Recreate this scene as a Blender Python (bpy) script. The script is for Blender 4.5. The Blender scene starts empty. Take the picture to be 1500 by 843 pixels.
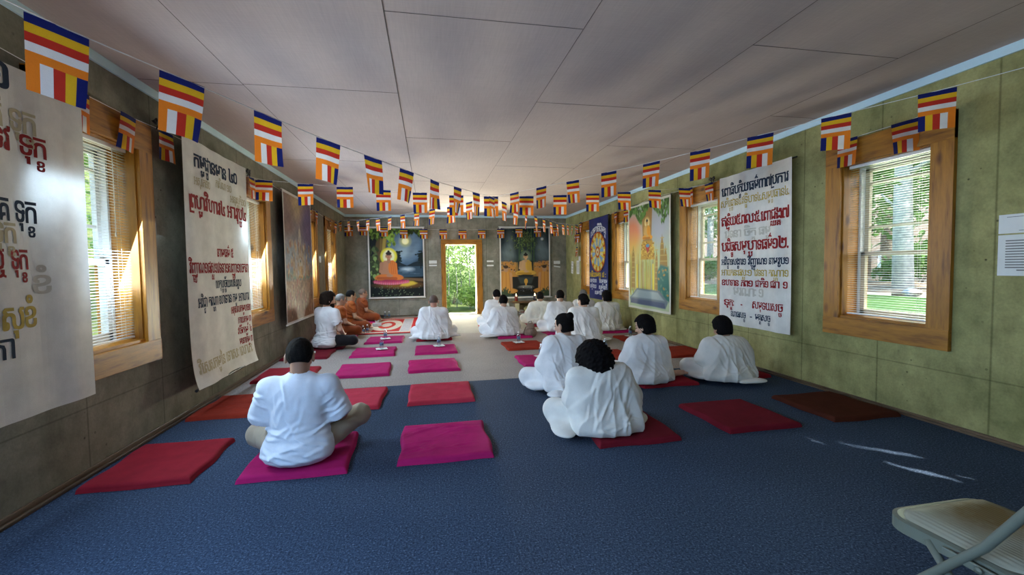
import bpy, bmesh, math, random
import numpy as np
from mathutils import Vector, Matrix

random.seed(7); np.random.seed(7)
scene = bpy.context.scene
COL = scene.collection
PI = math.pi

# ------------------------------------------------------------------ camera
CAM_F, CAM_YAW, CAM_PITCH, CAM_ROLL, CAM_H = 639.1365, 0.1873, 0.0452, -0.0140, 1.2824
cam_data = bpy.data.cameras.new('camera')
cam_data.sensor_width = 36.0
cam_data.lens = CAM_F * 36.0 / 1500.0
cam_data.clip_start = 0.05
cam = bpy.data.objects.new('camera', cam_data); COL.objects.link(cam)
_F = Vector((math.sin(CAM_YAW) * math.cos(CAM_PITCH), math.cos(CAM_YAW) * math.cos(CAM_PITCH), -math.sin(CAM_PITCH)))
_R = Vector((math.cos(CAM_YAW), -math.sin(CAM_YAW), 0))
_U = _R.cross(_F)
_R2 = math.cos(CAM_ROLL) * _R + math.sin(CAM_ROLL) * _U
_U2 = -math.sin(CAM_ROLL) * _R + math.cos(CAM_ROLL) * _U
cam.matrix_world = Matrix(((_R2.x, _U2.x, -_F.x, 0), (_R2.y, _U2.y, -_F.y, 0), (_R2.z, _U2.z, -_F.z, CAM_H), (0, 0, 0, 1)))
scene.camera = cam

# ------------------------------------------------------------------ colour management
scene.view_settings.view_transform = 'Standard'
scene.view_settings.look = 'None'
scene.view_settings.exposure = 1.12
scene.view_settings.gamma = 1.0
scene.view_settings.use_curve_mapping = False
scene.cycles.max_bounces = 10
scene.cycles.diffuse_bounces = 6
scene.cycles.transparent_max_bounces = 24
scene.cycles.sample_clamp_indirect = 6.0
scene.cycles.caustics_reflective = False
scene.cycles.caustics_refractive = False

# ------------------------------------------------------------------ sky, sun, window daylight
world = bpy.data.worlds.new('sky'); scene.world = world
world.use_nodes = True
_nt = world.node_tree
_sky = _nt.nodes.new('ShaderNodeTexSky'); _sky.sky_type = 'NISHITA'
_sky.sun_disc = False; _sky.sun_elevation = math.radians(38); _sky.sun_rotation = math.radians(152)
_bg = _nt.nodes['Background']; _bg.inputs['Strength'].default_value = 0.5
_nt.links.new(_sky.outputs[0], _bg.inputs['Color'])

sun_d = bpy.data.lights.new('sun', 'SUN'); sun_d.energy = 8.0; sun_d.angle = math.radians(0.7); sun_d.color = (1, .95, .84)
sun = bpy.data.objects.new('sun', sun_d); COL.objects.link(sun)
SUN_DIR = Vector((0.90, -1.70, 1.50)).normalized()          # towards the sun
sun.rotation_euler = (-SUN_DIR).to_track_quat('-Z', 'Y').to_euler()

def area(name, loc, target, sx, sy, power, color, portal=False):
    d = bpy.data.lights.new(name, 'AREA'); d.shape = 'RECTANGLE'; d.size = sx; d.size_y = sy
    d.energy = power; d.color = color
    o = bpy.data.objects.new(name, d); COL.objects.link(o); o.location = loc
    v = Vector(target) - Vector(loc)
    o.rotation_euler = v.to_track_quat('-Z', 'Z').to_euler()
    if portal: d.cycles.is_portal = True
    return o
LW, RW, BW, FW, HC = -2.151, 3.914, 12.146, -3.2, 2.75      # room: left, right, back, front walls, ceiling
WT = 0.30                                                   # wall thickness
WIN_L = [(-1.70, 10), (0.85, 0), (3.40, 1), (6.00, 2), (8.57, 3), (10.31, 4)]
WIN_R = [(3.17, 6), (5.74, 7), (8.32, 8), (10.27, 9)]
WZ0, WZ1, WHW = 0.77, 2.22, 0.385                           # opening bottom, top, half width
# light of the open sky and of the sunlit ground, coming in below the 39 degrees the blind slats let through
YM = 5.9
for yc, pw in ((0.85, 50.0), (-1.70, 64.0)):      # the unseen windows without blinds
    area('window_daylight', (LW - 0.03, yc, 1.50), (LW + 1.5, yc + .15, 0.0), 0.72, 1.35, pw, (0.36, 0.62, 1.0))
    area('left_bounce_near', (LW - 0.03, yc, 1.50), (LW + 2.4, yc + .6, 3.6), 0.72, 1.35, 11.0, (1.0, 0.93, 0.88))
area('left_ground_bounce', (LW - 3.3, 5.2, -0.06), (0.8, 5.2, 2.75), 10.5, 1.6, 650.0, (1.0, 0.95, 0.74))
for yc, n in WIN_L[2:]:      # bright open country outside each window, shining level through the glass
    area('window_daylight', (LW - 0.03, yc, 1.50), (1.4, yc, 0.30), 0.72, 1.35, (36, 52, 44, 36)[n - 1], (0.58, 0.78, 1.0))
area('right_sky', (RW + 4.0, YM, 4.55), (1.6, YM, 0.5), 11.5, 1.1, 380.0, (0.90, 1.0, 0.88))
area('right_ground_bounce', (RW + 3.3, YM, 0.10), (1.0, YM, 2.75), 12.0, 1.2, 420.0, (0.93, 1.0, 0.74))
area('back_door_ground_bounce', (0.88, BW + 1.5, 0.0), (0.88, BW - 3.5, 2.75), 1.4, 1.2, 620.0, (1.0, 0.96, 0.76))
area('back_door_daylight', (0.88, BW + 1.3, 2.7), (0.88, BW - 3.0, 0.0), 1.0, 1.0, 60.0, (1.0, 0.98, 0.86))

# ------------------------------------------------------------------ helpers
def put(o, parent=None):
    COL.objects.link(o)
    if parent is not None: o.parent = parent
    return o
def tag(o, label=None, cat=None, group=None, kind=None):
    if label: o['label'] = label
    if cat: o['category'] = cat
    if group: o['group'] = group
    if kind: o['kind'] = kind
    return o
def empty(name, loc=(0, 0, 0), rz=0.0):
    o = bpy.data.objects.new(name, None); o.empty_display_size = 0.05
    o.location = loc; o.rotation_euler = (0, 0, rz); COL.objects.link(o); return o
def mesh_obj(name, verts, faces, mats, parent=None, midx=None, smooth=False, loc=None, rz=None):
    me = bpy.data.meshes.new(name)
    if isinstance(verts, np.ndarray): verts = verts.tolist()
    if isinstance(faces, np.ndarray): faces = faces.tolist()
    me.from_pydata(verts, [], faces)
    if not isinstance(mats, (list, tuple)): mats = [mats]
    for m in mats: me.materials.append(m)
    if midx is not None: me.polygons.foreach_set('material_index', np.asarray(midx, dtype=np.int32))
    if smooth: me.polygons.foreach_set('use_smooth', np.ones(len(me.polygons), dtype=bool))
    me.update()
    o = bpy.data.objects.new(name, me)
    if loc is not None: o.location = loc
    if rz is not None: o.rotation_euler = (0, 0, rz)
    return put(o, parent)
class MB:
    """collects shapes into one mesh"""
    def __init__(s): s.v = []; s.f = []; s.m = []; s.cur = 0
    def add(s, vs, fs):
        b = len(s.v); s.v.extend([tuple(v) for v in vs])
        for f in fs: s.f.append(tuple(b + i for i in f)); s.m.append(s.cur)
        return s
    def mat(s, i): s.cur = i; return s
    def box(s, x0, x1, y0, y1, z0, z1, bev=0.0, M=None):
        if bev <= 0:
            v = [(x, y, z) for z in (z0, z1) for y in (y0, y1) for x in (x0, x1)]
            f = [(0, 2, 3, 1), (4, 5, 7, 6), (0, 1, 5, 4), (2, 6, 7, 3), (0, 4, 6, 2), (1, 3, 7, 5)]
        else:
            bm = bmesh.new(); bmesh.ops.create_cube(bm, size=1.0)
            for q in bm.verts: q.co = Vector(((x0 + x1) / 2 + q.co.x * (x1 - x0), (y0 + y1) / 2 + q.co.y * (y1 - y0), (z0 + z1) / 2 + q.co.z * (z1 - z0)))
            bmesh.ops.bevel(bm, geom=bm.edges[:], offset=bev, segments=2, affect='EDGES', profile=0.5)
            bm.verts.index_update()
            v = [tuple(q.co) for q in bm.verts]; f = [tuple(q.index for q in p.verts) for p in bm.faces]; bm.free()
        if M is not None: v = [tuple(M @ Vector(q)) for q in v]
        return s.add(v, f)
    def tube(s, pts, r, n=10, cap=True):
        pts = [Vector(p) for p in pts]; rr = r if isinstance(r, (list, tuple)) else [r] * len(pts)
        rings = []; up = Vector((0, 0, 1))
        for i, p in enumerate(pts):
            t = (pts[min(i + 1, len(pts) - 1)] - pts[max(i - 1, 0)]).normalized()
            a = t.cross(up)
            if a.length < 1e-3: a = t.cross(Vector((1, 0, 0)))
            a.normalize(); b = a.cross(t)
            rings.append([p + a * math.cos(2 * PI * k / n) * rr[i] + b * math.sin(2 * PI * k / n) * rr[i] for k in range(n)])
        v = [q for R in rings for q in R]; f = []
        for i in range(len(pts) - 1):
            for k in range(n):
                f.append((i * n + k, i * n + (k + 1) % n, (i + 1) * n + (k + 1) % n, (i + 1) * n + k))
        if cap: f.append(tuple(range(n - 1, -1, -1))); f.append(tuple((len(pts) - 1) * n + k for k in range(n)))
        return s.add(v, f)
    def lathe(s, prof, c=(0, 0, 0), n=16):
        v = []; f = []
        for (r, z) in prof:
            for k in range(n): v.append((c[0] + r * math.cos(2 * PI * k / n), c[1] + r * math.sin(2 * PI * k / n), c[2] + z))
        for i in range(len(prof) - 1):
            for k in range(n): f.append((i * n + k, i * n + (k + 1) % n, (i + 1) * n + (k + 1) % n, (i + 1) * n + k))
        f.append(tuple(range(n - 1, -1, -1))); f.append(tuple((len(prof) - 1) * n + k for k in range(n)))
        return s.add(v, f)
    def build(s, name, mats, parent=None, smooth=False, loc=None, rz=None):
        return mesh_obj(name, s.v, s.f, mats, parent, s.m, smooth, loc, rz)

# ------------------------------------------------------------------ materials
class NT:
    def __init__(s, name):
        s.mat = bpy.data.materials.new(name); s.mat.use_nodes = True
        s.t = s.mat.node_tree; s.b = s.t.nodes['Principled BSDF']
    def n(s, typ, **kw):
        q = s.t.nodes.new(typ)
        for k, v in kw.items():
            if k in q.inputs: q.inputs[k].default_value = v
            else: setattr(q, k, v)
        return q
    def l(s, a, b): s.t.links.new(a, b)
    def coords(s, kind='Object', scale=(1, 1, 1)):
        tc = s.n('ShaderNodeTexCoord'); mp = s.n('ShaderNodeMapping'); mp.inputs['Scale'].default_value = scale
        s.l(tc.outputs[kind], mp.inputs['Vector']); return mp.outputs[0]
    def noise(s, vec, scale, detail=4, rough=0.55):
        q = s.n('ShaderNodeTexNoise'); q.inputs['Scale'].default_value = scale; q.inputs['Detail'].default_value = detail
        q.inputs['Roughness'].default_value = rough; s.l(vec, q.inputs['Vector']); return q.outputs['Fac']
    def ramp(s, fac, stops, interp='LINEAR'):
        q = s.n('ShaderNodeValToRGB'); q.color_ramp.interpolation = interp
        e = q.color_ramp.elements
        while len(e) < len(stops): e.new(0.5)
        for i, (p, c) in enumerate(stops): e[i].position = p; e[i].color = (*c, 1) if len(c) == 3 else c
        s.l(fac, q.inputs['Fac']); return q.outputs['Color']
    def mix(s, fac, a, b, mode='MIX'):
        q = s.n('ShaderNodeMix', data_type='RGBA', blend_type=mode)
        for sock, val in ((q.inputs[0], fac), (q.inputs[6], a), (q.inputs[7], b)):
            if hasattr(val, 'links') or isinstance(val, bpy.types.NodeSocket): s.l(val, sock)
            elif isinstance(val, (int, float)): sock.default_value = val
            else: sock.default_value = (*val, 1) if len(val) == 3 else val
        return q.outputs[2]
    def bump(s, h, strength=0.3, dist=0.01):
        q = s.n('ShaderNodeBump'); q.inputs['Strength'].default_value = strength; q.inputs['Distance'].default_value = dist
        s.l(h, q.inputs['Height']); s.l(q.outputs[0], s.b.inputs['Normal'])
    def col(s, c):
        if isinstance(c, bpy.types.NodeSocket): s.l(c, s.b.inputs['Base Color'])
        else: s.b.inputs['Base Color'].default_value = (*c, 1)
        return s
    def set(s, rough=0.7, spec=0.3, metal=0.0):
        s.b.inputs['Roughness'].default_value = rough; s.b.inputs['Specular IOR Level'].default_value = spec
        s.b.inputs['Metallic'].default_value = metal; return s

def plain(name, c, rough=0.7, spec=0.3, metal=0.0, var=0.12, scale=14, bump=0.0, bscale=120):
    m = NT(name); v = m.coords()
    f = m.noise(v, scale)
    lo = tuple(max(0, q * (1 - var)) for q in c); hi = tuple(min(1, q * (1 + var)) for q in c)
    m.col(m.ramp(f, [(0.3, lo), (0.7, hi)])); m.set(rough, spec, metal)
    if bump: m.bump(m.noise(v, bscale, 3), bump, 0.004)
    return m.mat

def concrete(name, axis, tint=(1, 1, 1)):
    m = NT(name); v = m.coords()
    big = m.noise(v, 1.1, 6, 0.6); mid = m.noise(v, 7.0, 6, 0.65); fine = m.noise(v, 60, 3)
    c = m.ramp(big, [(0.32, (0.19, 0.19, 0.145)), (0.5, (0.28, 0.265, 0.215)), (0.68, (0.37, 0.345, 0.29))])
    c = m.mix(0.55, c, m.ramp(mid, [(0.30, (0.50, 0.50, 0.46)), (0.58, (1.06, 1.05, 1.03))]), 'MULTIPLY')
    c = m.mix(0.3, c, m.ramp(fine, [(0.3, (0.6, 0.6, 0.6)), (0.65, (1.1, 1.1, 1.1))]), 'MULTIPLY')
    # pin holes in the concrete
    vo = m.n('ShaderNodeTexVoronoi'); vo.inputs['Scale'].default_value = 11; m.l(v, vo.inputs['Vector'])
    pit = m.ramp(vo.outputs['Distance'], [(0.05, (0, 0, 0)), (0.11, (1, 1, 1))])
    gate = m.ramp(m.noise(v, 3.3, 3), [(0.5, (1, 1, 1)), (0.62, (0, 0, 0))])
    pitm = m.mix(1.0, pit, gate, 'LIGHTEN')
    c = m.mix(0.75, c, pitm, 'MULTIPLY')
    # board joints of the formwork
    sp = m.n('ShaderNodeSeparateXYZ'); m.l(v, sp.inputs[0])
    a = sp.outputs[axis]
    def line(src, period, off, w):
        q = m.n('ShaderNodeMath', operation='ADD'); m.l(src, q.inputs[0]); q.inputs[1].default_value = off
        md = m.n('ShaderNodeMath', operation='MODULO'); m.l(q.outputs[0], md.inputs[0]); md.inputs[1].default_value = period
        sb = m.n('ShaderNodeMath', operation='SUBTRACT'); m.l(md.outputs[0], sb.inputs[0]); sb.inputs[1].default_value = period / 2
        ab = m.n('ShaderNodeMath', operation='ABSOLUTE'); m.l(sb.outputs[0], ab.inputs[0])
        return m.ramp(ab.outputs[0], [(w * 0.5, (0.30, 0.30, 0.26)), (w * 1.6, (1, 1, 1))])
    st = m.noise(m.coords(scale=(1, 1, .28)), 3.2, 5, .6)
    c = m.mix(0.5, c, m.ramp(st, [(.34, (.55, .54, .47)), (.52, (1, 1, 1)), (.70, (1.12, 1.1, 1.06))]), 'MULTIPLY')
    c = m.mix(0.62, c, line(a, 0.80, 40 * 0.8 - 2.39 + 0.4, 0.0055), 'MULTIPLY')
    zz = sp.outputs[2]
    c = m.mix(0.55, c, line(zz, 2.4, 2.4 - 0.43 + 1.2, 0.004), 'MULTIPLY')
    c = m.mix(1.0, c, tint, 'MULTIPLY')
    m.col(c); m.set(0.85, 0.25); m.bump(m.mix(0.5, mid, fine), 0.25, 0.01)
    return m.mat

def wood(name, axis, base=(0.36, 0.150, 0.012), dark=(0.16, 0.056, 0.006)):
    m = NT(name); sc = [9, 9, 9]; sc[axis] = 0.9
    v = m.coords(scale=tuple(sc)); v2 = m.coords(scale=(1, 1, 1))
    g = m.noise(v, 3.0, 6, 0.6); g2 = m.noise(v, 14.0, 4)
    c = m.ramp(g, [(0.3, dark), (0.48, base), (0.75, tuple(q * 1.35 for q in base))])
    c = m.mix(0.35, c, m.ramp(g2, [(0.3, (0.55, 0.5, 0.45)), (0.6, (1, 1, 1))]), 'MULTIPLY')
    ks = [6, 6, 6]; ks[axis] = 2.6
    vo = m.n('ShaderNodeTexVoronoi'); vo.inputs['Scale'].default_value = 1.0; m.l(m.coords(scale=tuple(ks)), vo.inputs['Vector'])
    k = m.ramp(vo.outputs['Distance'], [(0.08, (0.22, 0.13, 0.08)), (0.2, (1, 1, 1))])
    c = m.mix(0.9, c, k, 'MULTIPLY')
    m.col(c); m.set(0.42, 0.4); m.bump(g, 0.12, 0.004)
    return m.mat

def carpet(name, dark, light, fleck):
    m = NT(name); v = m.coords()
    a = m.noise(v, 105, 3, 0.75); b = m.noise(v, 2.0, 3); d = m.noise(v, 55, 2)
    c = m.ramp(a, [(0.34, dark), (0.58, light), (0.72, fleck)])
    c = m.mix(0.5, c, m.ramp(d, [(0.3, (0.55, 0.55, 0.55)), (0.7, (1.25, 1.25, 1.25))]), 'MULTIPLY')
    c = m.mix(0.35, c, m.ramp(b, [(0.3, (0.75, 0.75, 0.75)), (0.7, (1.1, 1.1, 1.1))]), 'MULTIPLY')
    m.col(c); m.set(0.95, 0.08); m.bump(a, 0.6, 0.012)
    return m.mat

def cloth(name, c, rough=0.85, weave=260, var=0.08, sheen=0.15, trans=0.0, bump=0.25):
    m = NT(name); v = m.coords()
    f = m.noise(v, 9, 4); w = m.noise(v, weave, 2)
    lo = tuple(q * (1 - var) for q in c); hi = tuple(min(1, q * (1 + var)) for q in c)
    cc = m.ramp(f, [(0.3, lo), (0.7, hi)])
    cc = m.mix(0.25, cc, m.ramp(w, [(0.3, (0.75, 0.75, 0.75)), (0.7, (1.05, 1.05, 1.05))]), 'MULTIPLY')
    m.col(cc); m.set(rough, 0.08)
    m.b.inputs['Sheen Weight'].default_value = sheen
    m.bump(w, bump, 0.003)
    if trans > 0:
        tr = m.n('ShaderNodeBsdfTranslucent'); m.l(cc, tr.inputs['Color'])
        mx = m.n('ShaderNodeMixShader'); mx.inputs[0].default_value = trans
        m.l(m.b.outputs[0], mx.inputs[1]); m.l(tr.outputs[0], mx.inputs[2])
        m.l(mx.outputs[0], m.t.nodes['Material Output'].inputs['Surface'])
    return m.mat

def attr_mat(name, rough=0.6, spec=0.3, attr='tone', weave=0, bump=0.0, translucent=0.0):
    m = NT(name); a = m.n('ShaderNodeAttribute'); a.attribute_name = attr
    v = m.coords(); f = m.noise(v, 40 if not weave else weave, 3)
    c = m.mix(0.18, a.outputs['Color'], m.ramp(f, [(0.3, (0.75, 0.75, 0.75)), (0.7, (1.1, 1.1, 1.1))]), 'MULTIPLY')
    m.col(c); m.set(rough, spec)
    if bump: m.bump(f, bump, 0.002)
    return m.mat

def glass_mat(name):
    m = NT(name); m.t.nodes.remove(m.b)
    tr = m.n('ShaderNodeBsdfTransparent'); tr.inputs[0].default_value = (0.96, 0.985, 0.97, 1)
    gl = m.n('ShaderNodeBsdfGlossy'); gl.inputs['Roughness'].default_value = 0.02
    lw = m.n('ShaderNodeLayerWeight'); lw.inputs[0].default_value = .5
    pw = m.n('ShaderNodeMath', operation='POWER'); m.l(lw.outputs['Facing'], pw.inputs[0]); pw.inputs[1].default_value = 5
    fr = m.n('ShaderNodeMath', operation='MULTIPLY_ADD'); m.l(pw.outputs[0], fr.inputs[0]); fr.inputs[1].default_value = .55; fr.inputs[2].default_value = .02
    mx = m.n('ShaderNodeMixShader'); m.l(fr.outputs[0], mx.inputs[0]); m.l(tr.outputs[0], mx.inputs[1]); m.l(gl.outputs[0], mx.inputs[2])
    m.l(mx.outputs[0], m.t.nodes['Material Output'].inputs['Surface'])
    return m.mat

def leaf_mat(name, c1, c2, trans=0.35):
    m = NT(name); v = m.coords(); f = m.noise(v, 1.7, 4, 0.7)
    c = m.ramp(f, [(0.32, c1), (0.68, c2)])
    m.col(c); m.set(0.6, 0.25)
    tr = m.n('ShaderNodeBsdfTranslucent'); m.l(c, tr.inputs['Color'])
    mx = m.n('ShaderNodeMixShader'); mx.inputs[0].default_value = trans
    m.l(m.b.outputs[0], mx.inputs[1]); m.l(tr.outputs[0], mx.inputs[2]); m.l(mx.outputs[0], m.t.nodes['Material Output'].inputs['Surface'])
    return m.mat

M = {}
M['conc_y'] = concrete('concrete_shade_tint', 1, (.80, .80, .76)); M['conc_r'] = concrete('concrete_stain_bounce_tint', 1, (1.30, 1.30, 0.68)); M['conc_x'] = concrete('concrete_end', 0)  # shade painted into left wall tint; right tint paints green bounce light over stain
M['blue_carpet'] = carpet('blue_carpet', (0.021, 0.033, 0.055), (0.063, 0.097, 0.160), (0.22, 0.29, 0.39))
M['grey_carpet'] = carpet('grey_carpet', (0.265, 0.23, 0.215), (0.40, 0.355, 0.33), (0.52, 0.47, 0.44))
M['far_carpet'] = carpet('far_carpet', (0.33, 0.31, 0.26), (0.48, 0.45, 0.38), (0.6, 0.57, 0.5))
M['wood_v'] = wood('pine_upright', 2); M['wood_h'] = wood('pine_rail', 1); M['wood_x'] = wood('pine_cross', 0)
M['base_wood'] = wood('dark_baseboard', 1, (0.13, 0.085, 0.05), (0.05, 0.03, 0.015))
M['trim'] = plain('pale_blue_board', (0.62, 0.82, 0.90), 0.7, 0.2, var=0.06, scale=3)
M['white_paint'] = plain('white_sash', (0.66, 0.68, 0.68), 0.45, 0.4, var=0.04)
M['tan_sash'] = plain('tan_sash', (0.50, 0.42, 0.30), 0.5, 0.4, var=0.06)
M['slat'] = plain('blind_slat', (0.80, 0.80, 0.78), 0.4, 0.4, var=0.03)
M['cordwhite'] = plain('white_cord', (0.75, 0.75, 0.72), 0.8, 0.2, var=0.03)
M['glass'] = glass_mat('window_glass')
M['black'] = plain('black_plastic', (0.015, 0.015, 0.017), 0.5, 0.4)
M['darkgap'] = plain('dark_gap', (0.03, 0.028, 0.024), 0.9, 0.1)
M['paper'] = plain('white_paper', (0.72, 0.73, 0.70), 0.8, 0.2, var=0.03)
M['ink'] = plain('grey_ink', (0.22, 0.22, 0.21), 0.8, 0.2)
# ------------------------------------------------------------------ structure
def ceiling_mat():
    m = NT('ceiling_board'); v = m.coords()
    big = m.noise(v, 0.7, 4); w = m.noise(m.coords(scale=(90, 6, 1)), 1.0, 3); w2 = m.noise(m.coords(scale=(6, 110, 1)), 1.0, 3)
    c = m.ramp(big, [(0.3, (0.50, 0.41, 0.375)), (0.7, (0.60, 0.50, 0.455))])
    c = m.mix(0.22, c, m.ramp(w, [(0.3, (0.7, 0.7, 0.7)), (0.7, (1.1, 1.1, 1.1))]), 'MULTIPLY')
    c = m.mix(0.15, c, m.ramp(w2, [(0.3, (0.7, 0.7, 0.7)), (0.7, (1.1, 1.1, 1.1))]), 'MULTIPLY')
    m.col(c); m.set(0.9, 0.15); m.bump(big, 0.4, 0.05)
    return m.mat
M['ceiling'] = ceiling_mat()
def structure(o): o['kind'] = 'structure'; return o

SEAM1, SEAM2 = 4.92, 8.62
fl = MB()
for k, (y0, y1) in enumerate(((FW, SEAM1 - .003), (SEAM1 + .003, SEAM2 - .003), (SEAM2 + .003, BW + WT))):
    fl.mat(k); fl.box(LW, RW, y0, y1, -0.06, 0)
fl.mat(3); fl.box(LW - WT, RW + WT, FW - WT, BW + WT, -0.16, -0.004)
structure(fl.build('floor', [M['blue_carpet'], M['grey_carpet'], M['far_carpet'], M['darkgap']]))

ce = MB(); ce.mat(0); ce.box(LW, RW, FW, BW, HC, HC + 0.05)
ce.mat(1)
for x in (-1.40, 0.97, 2.16, 3.35): ce.box(x - .0013, x + .0013, FW, BW, HC - .0015, HC + .001)
ce.box(-0.223, -0.217, FW, BW, HC - .003, HC + .001)
for (x0, x1, off) in ((LW, -1.40, 2.17), (-1.40, -0.22, 2.15), (-0.22, 0.97, 0.97), (0.97, 2.16, 2.17), (2.16, 3.35, .97), (3.35, RW, 2.17)):
    y = FW + off
    while y < BW:
        ce.box(x0, x1, y - .0016, y + .0016, HC - .0015, HC + .001); y += 2.43
structure(ce.build('ceiling', [M['ceiling'], plain('ceiling_seam', (.13, .105, .095), .9, .1)]))
M['shingle'] = plain('dark_roof', (0.08, 0.07, 0.065), 0.9, 0.2)
rf = MB()
rf.box(LW - 0.45, RW + .30, FW - 0.6, BW + 0.5, HC + 0.06, HC + 0.2)
rf.box(RW + .30, RW + 1.35, 0.95, BW + 0.5, HC + 0.08, HC + 0.14)  # wide eave added out of view to keep sun off the right blinds
structure(rf.build('roof', M['shingle']))

def wall_mesh(name, axis, c0, c1, a0, a1, holes, mat, zt=HC + 0.06):
    """wall slab between c0..c1 across, a0..a1 along, with rectangular holes (a0,a1,z0,z1)"""
    cuts = sorted({a0, a1, *[h[0] for h in holes], *[h[1] for h in holes]})
    zs = sorted({0.0, zt, *[h[2] for h in holes], *[h[3] for h in holes]})
    mb = MB()
    for i in range(len(cuts) - 1):
        run = None
        for j in range(len(zs) - 1):
            am, zm = (cuts[i] + cuts[i + 1]) / 2, (zs[j] + zs[j + 1]) / 2
            if any(h[0] < am < h[1] and h[2] < zm < h[3] for h in holes): continue
            if axis == 'y': mb.box(c0, c1, cuts[i], cuts[i + 1], zs[j], zs[j + 1])
            else: mb.box(cuts[i], cuts[i + 1], c0, c1, zs[j], zs[j + 1])
    bm = bmesh.new(); vs = [bm.verts.new(v) for v in mb.v]
    for f in mb.f: bm.faces.new([vs[i] for i in f])
    bmesh.ops.remove_doubles(bm, verts=bm.verts[:], dist=1e-5)
    # drop the inner double faces
    seen = {}
    for f in bm.faces:
        k = tuple(sorted(v.index for v in f.verts)); seen.setdefault(k, []).append(f)
    bm.verts.index_update(); seen = {}
    for f in bm.faces: seen.setdefault(tuple(sorted(v.index for v in f.verts)), []).append(f)
    kill = [f for fs in seen.values() if len(fs) > 1 for f in fs]
    bmesh.ops.delete(bm, geom=kill, context='FACES_ONLY')
    me = bpy.data.meshes.new(name); bm.to_mesh(me); bm.free(); me.materials.append(mat)
    return structure(put(bpy.data.objects.new(name, me)))
def holes(L): return [(y - WHW, y + WHW, WZ0, WZ1) for y, n in L]
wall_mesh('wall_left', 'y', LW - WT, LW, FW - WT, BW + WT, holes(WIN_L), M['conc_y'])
wall_mesh('wall_right', 'y', RW, RW + WT, FW - WT, BW + WT, holes(WIN_R) + [(-.55, .92, .98, 2.62)], M['conc_r'])
# added unseen plate and opening; slots shaped to cast sun patches on the carpet
def sun_slot_plate():
    rs = np.random.RandomState(2); st = .025; mb = MB()
    def seg(y, z, p, q, w):
        d = np.array(q) - np.array(p); t = np.clip(((y - p[0]) * d[0] + (z - p[1]) * d[1]) / (d @ d), 0, 1); return math.hypot(y - p[0] - t * d[0], z - p[1] - t * d[1]) < w
    y = -.60
    while y < .96:
        z = .94
        while z < 2.66:
            yy, zz = y + st / 2, z + st / 2; j = rs.uniform(.5, 1.25)
            if not (seg(yy, zz, (.37, 1.95), (.50, 2.01), .022 * j) or seg(yy, zz, (.60, 1.72), (.85, 1.26), .045 * j) or seg(yy, zz, (.265, 1.70), (.31, 1.50), .055 * j) or seg(yy, zz, (.47, 1.36), (.50, 1.30), .02 * j)):
                mb.add([(RW - .012, y, z), (RW - .012, y + st, z), (RW - .012, y + st, z + st), (RW - .012, y, z + st)], [(0, 1, 2, 3)])
            z += st
        y += st
    o = structure(mb.build('sun_mask_board', M['wood_v'])); md = o.modifiers.new('thickness', 'SOLIDIFY'); md.thickness = .010; return o
sun_slot_plate()
DX0, DX1, DZ1 = 0.445, 1.315, 1.955
wall_mesh('wall_back', 'x', BW, BW + WT, LW, RW, [(DX0, DX1, 0.0, DZ1)], M['conc_x'])
wall_mesh('wall_front', 'x', FW - WT, FW, LW, RW, [], M['conc_x'])

tz0 = HC - 0.066
structure(MB().box(LW, LW + .02, FW, BW, tz0, HC, .002).build('trim_1', M['trim']))
structure(MB().box(RW - .02, RW, FW, BW, tz0, HC, .002).build('trim_2', M['trim']))
structure(MB().box(LW + .02, RW - .02, BW - .02, BW, tz0, HC, .002).build('trim_3', M['trim']))
structure(MB().box(LW, LW + .014, FW, BW, 0, .052, .003).box(LW + .012, LW + .032, FW, BW, 0, .02, .004).build('baseboard_left', M['base_wood']))
structure(MB().box(RW - .014, RW, FW, BW, 0, .036, .003).box(RW - .034, RW - .012, FW, BW, 0, .018, .004).build('baseboard_right', M['base_wood']))
structure(MB().box(LW, DX0 - .11, BW - .012, BW, 0, .04, .003).box(DX1 + .16, RW, BW - .012, BW, 0, .04, .003).build('baseboard_back', M['base_wood']))

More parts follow.
